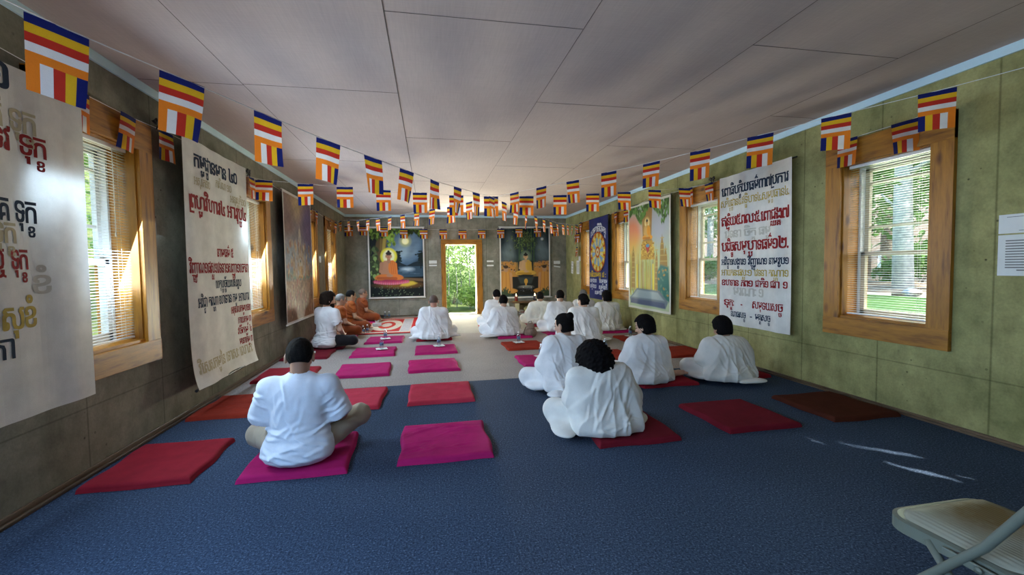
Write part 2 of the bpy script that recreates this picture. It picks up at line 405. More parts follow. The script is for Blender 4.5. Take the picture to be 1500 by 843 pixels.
# ---- windows: casing on the wall, pine jamb box, double hung sash with muntins, panes
def window(n, side, yc):
    s = 1 if side == 'R' else -1
    X = RW if side == 'R' else LW
    def bx(mb, d0, d1, y0, y1, z0, z1, bev=.002):         # d: depth measured outwards from the wall face
        a, b = X + s * d0, X + s * d1
        mb.box(min(a, b), max(a, b), yc + y0, yc + y1, z0, z1, bev)
    root = empty('window_%d' % n, (X, yc, WZ0)); structure(root)
    def fin(mb, name, m):
        o = mb.build(name, m); o.parent = root; o.matrix_parent_inverse = Matrix.Translation(Vector((X, yc, WZ0))).inverted(); return o
    cw = 0.155; hw = WHW
    mb = MB(); bx(mb, -.032, 0, -hw - cw, -hw + .005, WZ0 - .02, WZ1 + .20); fin(mb, 'casing', M['wood_v'])
    mb = MB(); bx(mb, -.032, 0, hw - .005, hw + cw, WZ0 - .02, WZ1 + .20); fin(mb, 'casing', M['wood_v'])
    mb = MB(); bx(mb, -.034, 0, -hw - cw, hw + cw, WZ1 - .012, WZ1 + .205); fin(mb, 'head_casing', M['wood_h'])
    mb = MB(); bx(mb, -.036, 0, -hw - cw, hw + cw, WZ0 - .175, WZ0 - .012); fin(mb, 'apron', M['wood_h'])
    mb = MB(); bx(mb, -.01, .29, -hw, hw, WZ0 - .02, WZ0 + .012); fin(mb, 'sill', M['wood_h'])
    mb = MB()
    bx(mb, -.005, .29, -hw, -hw + .02, WZ0, WZ1); bx(mb, -.005, .29, hw - .02, hw, WZ0, WZ1); bx(mb, -.005, .29, -hw, hw, WZ1 - .02, WZ1)
    fin(mb, 'jamb', M['wood_v'])
    # sash
    zb, zm, zt = WZ0 + .012, 1.36, WZ1 - .02; w0 = hw - .02
    mb = MB(); bx(mb, .17, .255, -w0, -w0 + .022, zb, zt); bx(mb, .17, .255, w0 - .022, w0, zb, zt); bx(mb, .17, .255, -w0, w0, zt - .02, zt)
    fin(mb, 'track', M['white_paint'])
    sm = M['tan_sash'] if side == 'R' else M['white_paint']
    for nm, d0, a, b, r in (('upper_sash', .215, zm - .01, zt - .02, 2), ('lower_sash', .178, zb, zm + .028, 0)):
        mb = MB(); d1 = d0 + .034; w1 = w0 - .022
        bx(mb, d0, d1, -w1, -w1 + .04, a, b); bx(mb, d0, d1, w1 - .04, w1, a, b)
        bx(mb, d0, d1, -w1, w1, a, a + (.06 if nm == 'lower_sash' else .035)); bx(mb, d0, d1, -w1, w1, b - .038, b)
        if r:
            for zz in (1.62, 2.03): bx(mb, d0 + .008, d1 - .004, -w1, w1, zz - .011, zz + .011, .001)
        else:
            pass
        so = fin(mb, nm, sm)
        mb = MB(); bx(mb, d0 + .016, d0 + .019, -w1 + .038, w1 - .038, a + .03, b - .035, 0)
        g = mb.build('pane', M['glass']); g.parent = so
    return root
bpy.context.view_layer.update()
for yc, n in WIN_L: window(n + 1, 'L', yc)
for yc, n in WIN_R: window(n + 1, 'R', yc)

# ---- venetian blinds
def blind(side, yc, label, tilt=4.0):
    s = 1 if side == 'R' else -1
    X = (RW if side == 'R' else LW) + s * 0.055
    root = empty('venetian_blind', (X, yc, WZ1 - .02)); tag(root, label, 'blind', 'venetian blinds in the windows')
    hw = WHW - .028; top = 0.0
    MB().box(-.014, .014, -hw, hw, -.028, 0, .002).build('head_rail', M['slat'], root)
    mb = MB(); z = -.040; zb = WZ0 + .03 - (WZ1 - .02)
    t = math.radians(tilt) * s
    while z > zb + .02:
        for a, b in ((-1, 0), (0, 1)):
            pass
        c, sn = math.cos(t) * .0125, math.sin(t) * .0125
        v = [(-c, -hw, z - sn), (0, -hw, z + .0018), (c, -hw, z + sn), (-c, hw, z - sn), (0, hw, z + .0018), (c, hw, z + sn)]
        mb.add(v, [(0, 1, 4, 3), (1, 2, 5, 4)])
        z -= .0205
    mb.build('slats', M['slat'], root)
    MB().box(-.0125, .0125, -hw, hw, zb - .004, zb + .010, .002).build('bottom_rail', M['slat'], root)
    mb = MB()
    for y in (-hw + .10, hw - .10):
        for d in (-.013, .013): mb.tube([(d, y, -.02), (d, y, zb)], .0008, 4)
    mb.build('ladder_cord', M['cordwhite'], root)
    MB().tube([(-s * .02, hw - .16, -.02), (-s * .022, hw - .165, -.62)], .0018, 5).lathe([(.002, 0), (.006, -.03), (.004, -.035)], (-s * .022, hw - .165, -.62), 8).build('pull_cord', M['cordwhite'], root)
    return root
BL = {('L', 1): 'white venetian blind in the left window nearest the camera, beside a large lettered banner',
      ('L', 2): 'white venetian blind in the left window between the tall lettered banner and the dark painting',
      ('L', 3): 'white venetian blind in the left window partly behind the dark painting',
      ('L', 4): 'white venetian blind in the left window nearest the back corner',
      ('R', 6): 'white venetian blind in the big right window over green lawn, nearest the camera',
      ('R', 7): 'white venetian blind in the right window between lettered banner and golden painting',
      ('R', 8): 'white venetian blind in the right window between golden painting and blue wheel banner',
      ('R', 9): 'white venetian blind in the right window nearest the back corner, half behind blue banner'}
for yc, n in WIN_L:
    if 1 <= n < 10: blind('L', yc, BL[('L', n)], 6)
for yc, n in WIN_R:
    if n >= 6: blind('R', yc, BL[('R', n)], 3)

# ---- back door opening
dr = empty('door_1', ((DX0 + DX1) / 2, BW, 0)); structure(dr)
def dpart(mb, name, m):
    o = mb.build(name, m); o.parent = dr; o.matrix_parent_inverse = Matrix.Translation(Vector(((DX0 + DX1) / 2, BW, 0))).inverted(); return o
dpart(MB().box(DX0 - .11, DX0 + .004, BW - .03, BW, 0, DZ1 + .12, .002), 'casing', M['wood_v'])
dpart(MB().box(DX1 - .004, DX1 + .15, BW - .03, BW, 0, DZ1 + .12, .002), 'casing', M['wood_v'])
dpart(MB().box(DX0 - .11, DX1 + .15, BW - .032, BW, DZ1 - .004, DZ1 + .125, .002), 'head_casing', M['wood_x'])
M['pale_jamb'] = plain('pale_pine_jamb', (0.55, 0.42, 0.20), 0.5, 0.3)
dpart(MB().box(DX0, DX0 + .02, BW, BW + .29, 0, DZ1, .002).box(DX1 - .02, DX1, BW, BW + .29, 0, DZ1, .002).box(DX0, DX1, BW, BW + .29, DZ1 - .02, DZ1, .002), 'jamb', M['pale_jamb'])
dpart(MB().box(DX0, DX1, BW + .01, BW + .28, 0, .02, .004), 'threshold', M['white_paint'])
# ------------------------------------------------------------------ smooth solid surfaces (signed distance grid -> surface net)
def surface_net(D, org, h):
    nx, ny, nz = D.shape
    ins = D < 0
    c = [D[dx:nx - 1 + dx, dy:ny - 1 + dy, dz:nz - 1 + dz] for dx in (0, 1) for dy in (0, 1) for dz in (0, 1)]
    cnt = np.zeros(c[0].shape, np.int8)
    for q in c: cnt += (q < 0)
    act = (cnt > 0) & (cnt < 8)
    idx = -np.ones(act.shape, np.int32); ijk = np.argwhere(act); idx[act] = np.arange(len(ijk))
    vals = np.stack([q[act] for q in c], 1)
    off = np.array([(dx, dy, dz) for dx in (0, 1) for dy in (0, 1) for dz in (0, 1)], float)
    edges = [(a, b) for a in range(8) for b in range(a + 1, 8) if abs(off[a] - off[b]).sum() == 1]
    acc = np.zeros((len(ijk), 3)); n = np.zeros(len(ijk))
    for a, b in edges:
        va, vb = vals[:, a], vals[:, b]; m = (va < 0) != (vb < 0)
        t = np.where(m, va / np.where(m, va - vb, 1), 0)
        p = off[a] + t[:, None] * (off[b] - off[a])
        acc[m] += p[m]; n[m] += 1
    V = (ijk + acc / n[:, None]) * h + np.array(org)
    F = []
    for ax in range(3):
        o = [(1, 2), (2, 0), (0, 1)][ax]
        sl0 = [slice(None)] * 3; sl1 = [slice(None)] * 3; sl0[ax] = slice(0, -1); sl1[ax] = slice(1, None)
        a = ins[tuple(sl0)]; b = ins[tuple(sl1)]
        e = np.argwhere(a != b)
        dirs = a[tuple(e.T)]
        sh = np.array(act.shape)
        ok = np.ones(len(e), bool)
        for q in o: ok &= (e[:, q] > 0) & (e[:, q] < sh[q])
        ok &= e[:, ax] < sh[ax]
        e = e[ok]; dirs = dirs[ok]
        def at(d0, d1):
            k = e.copy(); k[:, o[0]] -= d0; k[:, o[1]] -= d1
            return idx[tuple(k.T)]
        q = np.stack([at(0, 0), at(1, 0), at(1, 1), at(0, 1)], 1)
        q[~dirs] = q[~dirs][:, ::-1]
        F.append(q)
    F = np.concatenate(F); F = F[(F >= 0).all(1)]
    return V, F

class SDF:
    def __init__(s, lo, hi, h):
        s.h = h; s.lo = np.array(lo, float)
        n = np.ceil((np.array(hi) - s.lo) / h).astype(int) + 1
        s.ax = [(s.lo[i] + h * np.arange(n[i])).astype(np.float32) for i in range(3)]
        s.D = np.full(n, 0.12, np.float32)
    def sub(s, lo, hi):
        sl = []
        for i in range(3):
            a = int(np.floor((lo[i] - s.lo[i]) / s.h)); b = int(np.ceil((hi[i] - s.lo[i]) / s.h)) + 1
            sl.append(slice(max(0, a), max(0, min(len(s.ax[i]), b))))
        g = np.meshgrid(*[s.ax[i][sl[i]] for i in range(3)], indexing='ij', sparse=True)
        return tuple(sl), g
    def grid(s): return np.meshgrid(*s.ax, indexing='ij', sparse=True)
    def _put(s, sl, d, k, op):
        A = s.D[sl]
        if A.size == 0: return
        if op == 'sub': d = -d; A2 = -A
        if op == 'add':
            if k <= 0: R = np.minimum(A, d)
            else:
                h = np.clip(.5 + .5 * (A - d) / k, 0, 1); R = A + (d - A) * h - k * h * (1 - h)
        else:
            if k <= 0: R = np.maximum(A, d)
            else:
                h = np.clip(.5 - .5 * (A - d) / k, 0, 1); R = A + (d - A) * h + k * h * (1 - h)
        s.D[sl] = R
    def cone(s, p, q, r1, r2=None, k=.02, op='add'):
        r2 = r1 if r2 is None else r2
        p = np.array(p, float); q = np.array(q, float); R = max(r1, r2) + k + .03
        sl, (X, Y, Z) = s.sub(np.minimum(p, q) - R, np.maximum(p, q) + R)
        d = q - p; L = max(d @ d, 1e-9)
        t = np.clip(((X - p[0]) * d[0] + (Y - p[1]) * d[1] + (Z - p[2]) * d[2]) / L, 0, 1)
        dist = np.sqrt((X - p[0] - t * d[0]) ** 2 + (Y - p[1] - t * d[1]) ** 2 + (Z - p[2] - t * d[2]) ** 2) - (r1 + (r2 - r1) * t)
        s._put(sl, dist, k, op)
    def ell(s, c, r, k=.02, op='add', R=None):
        c = np.array(c, float); r = np.array(r, float); m = max(r) + k + .03
        sl, (X, Y, Z) = s.sub(c - m, c + m)
        x, y, z = X - c[0], Y - c[1], Z - c[2]
        if R is not None: x, y, z = (R[0][0] * x + R[1][0] * y + R[2][0] * z, R[0][1] * x + R[1][1] * y + R[2][1] * z, R[0][2] * x + R[1][2] * y + R[2][2] * z)
        k0 = np.sqrt((x / r[0]) ** 2 + (y / r[1]) ** 2 + (z / r[2]) ** 2)
        k1 = np.sqrt((x / r[0] ** 2) ** 2 + (y / r[1] ** 2) ** 2 + (z / r[2] ** 2) ** 2)
        s._put(sl, k0 * (k0 - 1) / np.maximum(k1, 1e-6), k, op)
    def plane(s, p, n, k=.0):
        """keeps the side the normal points away from"""
        X, Y, Z = s.grid(); n = np.array(n, float); n /= np.linalg.norm(n)
        d = (X - p[0]) * n[0] + (Y - p[1]) * n[1] + (Z - p[2]) * n[2]
        s.D = s.D.copy(); s._put((slice(None),) * 3, d, k, 'int')
    def mesh(s): 
        D = s.D.copy(); D[0] = D[-1] = .05; D[:, 0] = D[:, -1] = .05; D[:, :, 0] = D[:, :, -1] = .05
        return surface_net(D, s.lo, s.h)

def wob(X, Y, Z, seed, f):
    r = np.random.RandomState(seed); o = 0
    for i in range(4):
        a = r.normal(size=3) * f; o = o + np.sin(a[0] * X + a[1] * Y + a[2] * Z + r.uniform(0, 6.3))
    return o / 4

def creases(X, Z, rs, n, xr, zr, ang, ln, w=.010, a=.006):
    """sum of short soft ridges across the (x, z) plane"""
    o = 0
    for i in range(n):
        cx, cz = rs.uniform(*xr), rs.uniform(*zr); t = rs.uniform(*ang); L = rs.uniform(*ln) / 2; ww = w * rs.uniform(.7, 1.4)
        u = (X - cx) * math.cos(t) + (Z - cz) * math.sin(t); v = -(X - cx) * math.sin(t) + (Z - cz) * math.cos(t) + .25 * u * u * rs.uniform(-6, 6)
        o = o + a * rs.uniform(.5, 1.2) * (np.exp(-(v / ww) ** 2) - .6 * np.exp(-((v - 1.7 * ww) / ww) ** 2)) * np.clip(1 - (np.abs(u) / L) ** 2, 0, 1)
    return o
def sdf_obj(name, s, mat, parent, tone=None):
    V, F = s.mesh()
    if len(F) == 0: return None
    o = mesh_obj(name, V, F, mat, parent, smooth=True)
    if tone is not None:
        a = o.data.color_attributes.new('tone', 'FLOAT_COLOR', 'POINT')
        c = np.ones((len(V), 4), np.float32); c[:, :3] = tone(V); a.data.foreach_set('color', c.ravel())
    return o

M['skin'] = attr_mat('skin', 0.55, 0.35, bump=0.1)
M['hair_black'] = plain('black_hair', (0.006, 0.005, 0.005), 0.75, 0.06, var=.4, scale=90, bump=.5, bscale=220)
M['hair_dark'] = plain('dark_grey_hair', (0.010, 0.009, 0.008), 0.75, 0.06, var=.5, scale=90, bump=.5, bscale=220)
M['hair_grey'] = plain('grey_hair', (0.16, 0.15, 0.14), 0.6, 0.3, var=.4, scale=90, bump=.5, bscale=220)
M['hair_brown'] = plain('brown_hair', (0.014, 0.009, 0.006), 0.75, 0.06, var=.5, scale=90, bump=.5, bscale=220)
M['stubble'] = plain('cropped_stubble', (0.11, 0.075, 0.058), 0.7, 0.25, var=.25, scale=160)
M['white_cloth'] = cloth('white_cotton', (0.80, 0.80, 0.80), trans=.06)
M['warm_white'] = cloth('cream_white_cotton', (0.74, 0.73, 0.68), trans=.06)
M['shirt_cloth'] = cloth('white_shirt', (0.72, 0.78, 0.86), trans=.05)
M['tee_cloth'] = cloth('white_tee', (0.70, 0.69, 0.69), trans=.04)
M['khaki'] = cloth('khaki_trousers', (0.36, 0.30, 0.22))
M['black_cloth'] = cloth('black_trousers', (0.014, 0.013, 0.014))
M['saffron'] = cloth('rust_orange_robe', (0.30, 0.072, 0.014))
M['saffron2'] = cloth('brown_orange_robe', (0.21, 0.046, 0.011))
M['cream_skirt'] = cloth('white_skirt', (0.76, 0.76, 0.77))

def rotx(a): c, s = math.cos(a), math.sin(a); return np.array([[1, 0, 0], [0, c, -s], [0, s, c]])
def rotz(a): c, s = math.cos(a), math.sin(a); return np.array([[c, -s, 0], [s, c, 0], [0, 0, 1]])
def roty(a): c, s = math.cos(a), math.sin(a); return np.array([[c, 0, s], [0, 1, 0], [-s, 0, c]])

def seated_person(loc, top, label, style='shawl', hair='short', face=0.0, nod=0.25, turn=0.0, tilt=0.0, slouch=0.06, scale=1.0, wide=1.0, dz=None, fwd=0.0, beard=False, foot=None,
                  seed=1, h=0.008, skin=(0.42, 0.24, 0.16), mat=None, drape=1, knee=(1, 1), group=None, tail=None, hip=0.0, lean=0.0):
    """cross-legged figure, local +y forward; loc is the point of the seat under the pelvis; face = heading (0 looks along +y)"""
    rs = np.random.RandomState(seed); S = scale
    z0 = loc[2]
    T = (top - z0) / S                                   # wanted crown height in model units
    # spine
    dz = T - 0.80 if dz is None else dz
    P0 = np.array([0, 0, .10]); C = np.array([lean * .5, slouch * .45, .35 + dz * .6]); N = np.array([lean * .9, slouch, .53 + dz])
    Rh = rotz(turn) @ roty(tilt) @ rotx(-nod)
    Hc = N + np.array([lean * .1, .012 + .05 * math.sin(nod) + fwd, .155])
    Hc[2] = T - (0.122 * math.cos(nod) + .004)
    def hp(p): return Hc + Rh @ np.array(p, float)
    sh = .178 * wide; zs = N[2] - .030
    SR, SL_ = np.array([sh + lean * .8, N[1] - .015, zs]), np.array([-sh + lean * .8, N[1] - .015, zs])
    ER, EL = np.array([.235 * wide, .05 + slouch * .4, .27 + dz * .4]), np.array([-.235 * wide, .05 + slouch * .4, .27 + dz * .4])
    WR_, WL = np.array([.075, .275, .165]), np.array([-.075, .275, .165])
    KR, KL = np.array([.335, .245, .085 + .02 * knee[0]]), np.array([-.335, .245, .085 + .02 * knee[1]])
    HR, HL = np.array([.10, .03, .105]), np.array([-.10, .03, .105])
    AR, AL = np.array([-.10, .32, .06]), np.array([.10, .36, .05])
    if style == 'shirt' : KR = np.array([.34, .27, .19])
    lo, hi = (-.50, -.30, -.01), (.50, .56, T + .06)
    # ---- body, one continuous skin surface
    b = SDF(lo, hi, h)
    b.ell(P0 + (0, 0, .0), (.165, .12, .10), .05); b.ell((C + P0) / 2, (.135, .10, .16), .05); b.ell(C + (0, 0, .06), (.15 * wide, .10, .15), .05)
    b.cone(SR - (.02, 0, .012), SL_ + (.02, 0, -.012), .052, .052, .05)
    b.cone(N - (0, 0, .03), hp((0, -.018, -.05)), .058, .050, .03)
    for a, e, w, sg in ((SR, ER, WR_, 1), (SL_, EL, WL, -1)):
        b.cone(a, e, .046, .040, .03); b.cone(e, w, .039, .027, .015)
        # hand resting in the lap: palm, five fingers, thumb off its side
        u = np.array([-sg * .8, .35, -.12]); u /= np.linalg.norm(u); v = np.array([.35 * sg, .8, 0]); v /= np.linalg.norm(v)
        pc = w + u * .052 + np.array([0, 0, -.004 + .012 * sg])
        b.cone(w, pc - u * .02, .026, .026, .012)
        for i in range(4):
            r0 = pc + v * (i - 1.5) * .019 + u * .018; ln = (.034, .040, .037, .028)[i]
            b.cone(pc - u * .03 + v * (i - 1.5) * .013, r0, .014, .0105, .010)
            m1 = r0 + u * ln + np.array([0, 0, .004]); b.cone(r0, m1, .0098, .009, .003)
            b.cone(m1, m1 + u * ln * .6 + np.array([0, 0, -.012]), .009, .0078, .003)
        t0 = pc - u * .03 + v * .026; t1 = t0 + u * .034 + v * .016 + np.array([0, 0, .010])
        b.cone(t0, t1, .0125, .0105, .006); b.cone(t1, t1 + u * .026 - v * .004, .0105, .0088, .004)
    for hp_, kn, an, sg in ((HR, KR, AR, 1), (HL, KL, AL, -1)):
        b.cone(hp_, kn, .078, .055, .04); b.cone(kn, an, .052, .036, .02)
        ft = an + np.array([-sg * .10, .03, -.015]); b.cone(an, ft, .034, .026, .02)
        for i in range(5): b.cone(ft + np.array([0, (i - 2) * .014, 0]), ft + np.array([-sg * (.045 - .004 * abs(i - 1)), (i - 2) * .016 + .005, -.004]), .012, .0085, .006)
    if foot:      # a bare foot out from under the cloth, sole up to the side
        f0 = np.array(foot[:2] + (.050,)); fd = np.array([math.cos(foot[2]), math.sin(foot[2]), 0]); fn = np.array([-fd[1], fd[0], 0])
        b.cone((.20, .05, .06), f0 - fd * .02, .045, .036, .02); b.cone(f0 - fd * .03, f0 + fd * .06, .034, .030, .015); b.cone(f0 + fd * .06, f0 + fd * .125 + (0, 0, -.006), .032, .028, .012)
        for i in range(5): b.cone(f0 + fd * .12 + fn * (i - 2) * .013, f0 + fd * (.168 - .006 * i) + fn * (i - 2) * .016 + (0, 0, -.010), .012 if i else .015, .0085 if i else .012, .005)
    # head
    b.ell(hp((0, -.010, .030)), (.074, .096, .092), .02, R=Rh)
    b.ell(hp((0, .032, -.052)), (.056, .058, .064), .035, R=Rh)
    b.ell(hp((0, .060, -.098)), (.026, .022, .018), .02, R=Rh)
    b.ell(hp((0, .074, .034)), (.048, .016, .012), .015, R=Rh)
    for sg in (1, -1):
        b.ell(hp((sg * .030, .092, .012)), (.019, .013, .012), .008, 'sub', R=Rh)
        b.ell(hp((sg * .030, .079, .011)), (.0135, .0115, .0115), .003, R=Rh)
        b.ell(hp((sg * .044, .062, -.022)), (.018, .016, .014), .02, R=Rh)
        b.ell(hp((sg * .085, -.010, -.004)), (.012, .021, .034), .006, R=rotz(turn) @ rotx(-nod))
        b.ell(hp((sg * .094, -.004, -.002)), (.006, .010, .018), .004, 'sub', R=Rh)
    b.cone(hp((0, .084, .016)), hp((0, .108, -.022)), .008, .0125, .008)
    for sg in (1, -1): b.ell(hp((sg * .012, .097, -.025)), (.008, .010, .007), .006, R=Rh)
    b.ell(hp((0, .086, -.052)), (.022, .011, .0065), .006, R=Rh); b.ell(hp((0, .085, -.062)), (.019, .011, .007), .006, R=Rh)
    RhT = Rh.T
    def tone(V):
        L = (V - Hc) @ Rh
        c = np.tile(np.array(skin, float), (len(V), 1))
        lip = (abs(L[:, 0]) < .022) & (abs(L[:, 2] + .057) < .012) & (L[:, 1] > .08)
        c[lip] *= (0.85, .62, .62)
        brow = (abs(abs(L[:, 0]) - .030) < .020) & (abs(L[:, 2] - .036) < .006) & (L[:, 1] > .05); c[brow] *= .25
        eye = (abs(abs(L[:, 0]) - .030) < .015) & (abs(L[:, 2] - .006) < .0035) & (L[:, 1] > .065); c[eye] *= .2
        return c
    person = sdf_obj('person', b, M['skin'], None, tone)
    person.location = loc; person.rotation_euler = (0, 0, face); person.scale = (S, S, S)
    tag(person, label, 'person', group)
    # ---- hair
    hz = .0
    hd = SDF(Hc - .18, Hc + np.array([.18, .18, .20]), .006 if h < .009 else .007)
    X, Y, Z = hd.grid(); x, y, z = X - Hc[0], Y - Hc[1], Z - Hc[2]
    lx = RhT[0][0] * x + RhT[0][1] * y + RhT[0][2] * z; ly = RhT[1][0] * x + RhT[1][1] * y + RhT[1][2] * z; lz = RhT[2][0] * x + RhT[2][1] * y + RhT[2][2] * z
    grow = {'short': .011, 'bob': .022, 'curly': .060, 'bun': .010, 'knot': .010, 'shaved': .0035, 'thin': .007, 'full': .028, 'wavy': .030}[hair]
    low = {'short': -.045, 'bob': -.085, 'curly': -.105, 'bun': -.07, 'knot': -.07, 'shaved': -.02, 'thin': -.055, 'full': -.075, 'wavy': -.08}[hair]
    hd.ell(hp((0, -.012, .030)), np.array((.074, .096, .092)) + grow, 0, R=Rh)
    if hair in ('bob', 'curly', 'full', 'wavy', 'bun', 'knot'):
        hd.ell(hp((0, -.035, -.04)), np.array((.062, .058, .07)) + grow, .03, R=Rh)
    if hair == 'curly':
        hd.D = (hd.D + .011 * wob(X, Y, Z, seed, 95) + .007 * wob(X, Y, Z, seed + 5, 190)).astype(np.float32)
    else:
        a = {'short': .0025, 'shaved': .0003, 'thin': .0025, 'bob': .003, 'full': .006, 'wavy': .006}.get(hair, .002)
        hd.D = (hd.D + a * wob(X, Y, Z, seed, 110) + a * .5 * wob(X, Y, Z * .4, seed + 3, 260)).astype(np.float32)
    facecut = np.minimum(ly - (.020 if hair != 'shaved' else .03) + .25 * np.clip(-lz, -.03, .1) - .01 * (lz > 0), .075 - lz + (.0 if hair != 'curly' else -.02))
    facecut2 = np.minimum(facecut, .070 + (.04 if hair == 'curly' else 0) - 0 * lz)
    full = (slice(None),) * 3
    hd._put(full, facecut, .006, "int")
    hd._put(full, low - lz + .35 * np.clip(ly + .02, 0, .2), .006, 'int')
    if hair not in ('curly', 'bob', 'full', 'wavy'):        # clear the ears
        for sg in (1, -1): hd.ell(hp((sg * .082, .004, -.012)), (.03, .026, .038), .004, 'sub', R=Rh)
    if hair == 'bun': hd.ell(hp((0, -.098, .085)), (.042, .038, .042), .010, R=Rh)
    if hair == 'knot': hd.ell(hp((0, -.118, -.005)), (.036, .028, .036), .010, R=Rh)
    hm = {'shaved': 'stubble', 'thin': 'hair_dark', 'full': 'hair_brown'}.get(hair, 'hair_black')
    if mat and 'hair' in mat: hm = mat['hair']
    hobj = sdf_obj('hair', hd, M[hm], person)
    if mat and 'hairlabel' in mat and hobj: hobj['label'] = mat['hairlabel']
    if beard:
        bd = SDF(Hc - .17, Hc + np.array([.17, .20, .10]), .006); X, Y, Z = bd.grid()
        bd.ell(hp((0, .040, -.070)), (.066, .066, .070), 0, R=Rh); bd.ell(hp((0, .066, -.115)), (.035, .030, .030), .03, R=Rh)
        bd.D = (bd.D + .004 * wob(X, Y, Z, 5, 120)).astype(np.float32)
        bd.ell(hp((0, .10, -.020)), (.045, .05, .036), .008, 'sub', R=Rh); bd.ell(hp((0, .112, -.056)), (.018, .02, .007), .004, 'sub', R=Rh)
        bd.ell(hp((0, -.04, -.06)), (.10, .060, .12), .01, 'sub', R=Rh)
        sdf_obj('beard', bd, M['hair_brown'], person)
    # ---- clothes
    mt = mat or {}
    up = SDF(lo, hi, h); X, Y, Z = up.grid()
    lg = SDF((-.54, -.34, -.012), (.54, .58, .36), h)
    inf = .020
    def torso(g, e, k=.07):
        g.ell(P0 + (0, -.005, .01), (.175 * wide + e, .135 + e, .125), k); g.ell((C + P0) / 2, (.148 * wide + e, .112 + e, .17), k)
        g.ell(C + (0, 0, .05), (.160 * wide + e, .108 + e, .165), k); g.cone(SR - (.03, 0, .015), SL_ + (.03, 0, -.015), .058 + e, None, k)
        g.cone(N - (0, .005, .05), N + (0, .0, .012), .085 + e * .5, .064 + e * .4, .05)
    def legs(g, e, k=.05):
        for a, kn, an in ((HR, KR, AR), (HL, KL, AL)):
            g.cone(a, kn, .092 + e, .066 + e, k); g.cone(kn, an, .062 + e, .046 + e, .03)
    if style in ('shawl', 'sari'):
        torso(up, .022, .08)
        for a, e_, w in ((SR, ER, WR_), (SL_, EL, WL)):
            up.cone(a, e_, .066, .070, .07); up.cone(e_, w + (0, -.02, 0), .066, .052, .06)
        # the cloth hangs from the shoulders to the seat
        up.cone((0, .10, .22), (0, .16, .17), .14, .12, .08)
        for sg in (1, -1):
            up.cone((sg * .17 * wide, -.02, .26), (sg * .20 * wide, -.03, .05), .07, .075, .09)
        up.ell((0, -.06, .05), (.24 * wide, .15, .09), .07)
        D = up.D
        ang = np.arctan2(X - 0.0, Y + .02)
        # diagonal drape from the left shoulder to the right hip
        s_ = drape
        g = (s_ * (X - lean * .8) * .72 + (Z - zs) * .70)
        # folds fan out from the shoulder that carries the cloth
        ax_, az_ = -s_ * .15 * wide + lean * .8, zs + .07
        ph = np.arctan2((X - ax_) * s_, az_ - Z + .02); rad = np.sqrt((X - ax_) ** 2 + (Z - az_) ** 2)
        n1 = wob(X, Y, Z, seed, 5); n2 = wob(X, Y, Z, seed + 2, 8)
        ridge = lambda q: 1 - 2 * np.abs(np.sin(q)) ** .7
        foldA = ridge(ph * 5.5 + 2.2 * n1 + 1.2 * n2) * np.clip(.3 + .7 * n2, 0, 1) * np.clip(rad * 3.2, .0, 1)
        foldB = ridge(ang * 4.5 + 2.6 * wob(X, Y, Z, seed + 4, 6) + 3 * Z) * np.clip(1.0 - Z * 2.0, 0, 1)
        crush = ridge(Z * 34 + 3.0 * wob(X, Y, Z, seed + 5, 9) + 4 * X) * np.clip(1 - abs(Z - .10) * 9, 0, 1) * np.clip(.2 + wob(X, Y, Z, seed + 8, 6), 0, 1)
        edge = g - .022 * wob(X, Y, Z, seed + 7, 10) - (.035 if style == 'sari' else .03)
        over = 1 / (1 + np.exp(np.clip(edge / .004, -30, 30)))
        up.D = (D - .010 * over - .013 * foldA * (.45 + .55 * over) - .010 * foldB - .010 * crush + .0035 * wob(X, Y, Z, seed + 9, 24)).astype(np.float32)
        up.D = (up.D - creases(X, Z, rs, 16, (-.20, .20), (.05, .48), (s_ * -1.1 - .4, s_ * -1.1 + .4), (.14, .34), .010, .007) - creases(X, Z, rs, 8, (-.2, .2), (.03, .16), (-.5, .5), (.1, .25), .010, .006)).astype(np.float32)
        up.cone(N + (0, -.01, .0), hp((0, -.02, -.06)), .060, .060, .006, 'sub')
        up.plane((0, 0, .004), (0, 0, -1), .004)
        X2, Y2, Z2 = lg.grid()
        legs(lg, .020); lg.ell((0, .22, .07), (.26, .16, .075), .07); lg.ell((0, .0, .05), (.24 * wide, .19, .06), .06)
        for sg in (1, -1): lg.ell((sg * .27, .14, .03), (.13, .17, .045), .05)
        if tail:
            for (tx, ty, tr, tl) in tail: lg.ell((tx, ty, .012), (tr, tl, .030), .035)
        fb = np.sin(np.arctan2(X2, Y2 - .1) * 11 + 3 * wob(X2, Y2, Z2, seed + 1, 10)) * .5 + wob(X2, Y2, Z2, seed + 6, 26) * .6
        lg.D = (lg.D + .007 * fb).astype(np.float32)
        lg.plane((0, 0, .002), (0, 0, -1), .004)
        sdf_obj('shawl', up, M[mt.get('top', 'white_cloth')], person)
        sdf_obj('skirt', lg, M[mt.get('bottom', 'cream_skirt')], person)
    elif style == 'monk':
        torso(up, .014, .06)
        up.cone(SL_, EL, .060, .062, .05); up.cone(EL, WL - (0.0, .03, 0), .060, .05, .05)
        up.cone(SR + (-.02, 0, 0), SR + (ER - SR) * .50, .068, .060, .04)
        g = (X * .72 + (Z - zs) * .70)
        foldA = np.sin(g * 2 * PI / .050 + 2.5 * wob(X, Y, Z, seed, 9))
        over = 1 / (1 + np.exp(np.clip((g - .04) / .004, -30, 30)))
        up.D = (up.D - .010 * over + .005 * foldA + .004 * wob(X, Y, Z, seed + 9, 30)).astype(np.float32)
        up.cone(N + (0, -.01, -.005), hp((0, -.02, -.06)), .061, .061, .006, 'sub')
        up.plane((0, 0, .004), (0, 0, -1), .004)
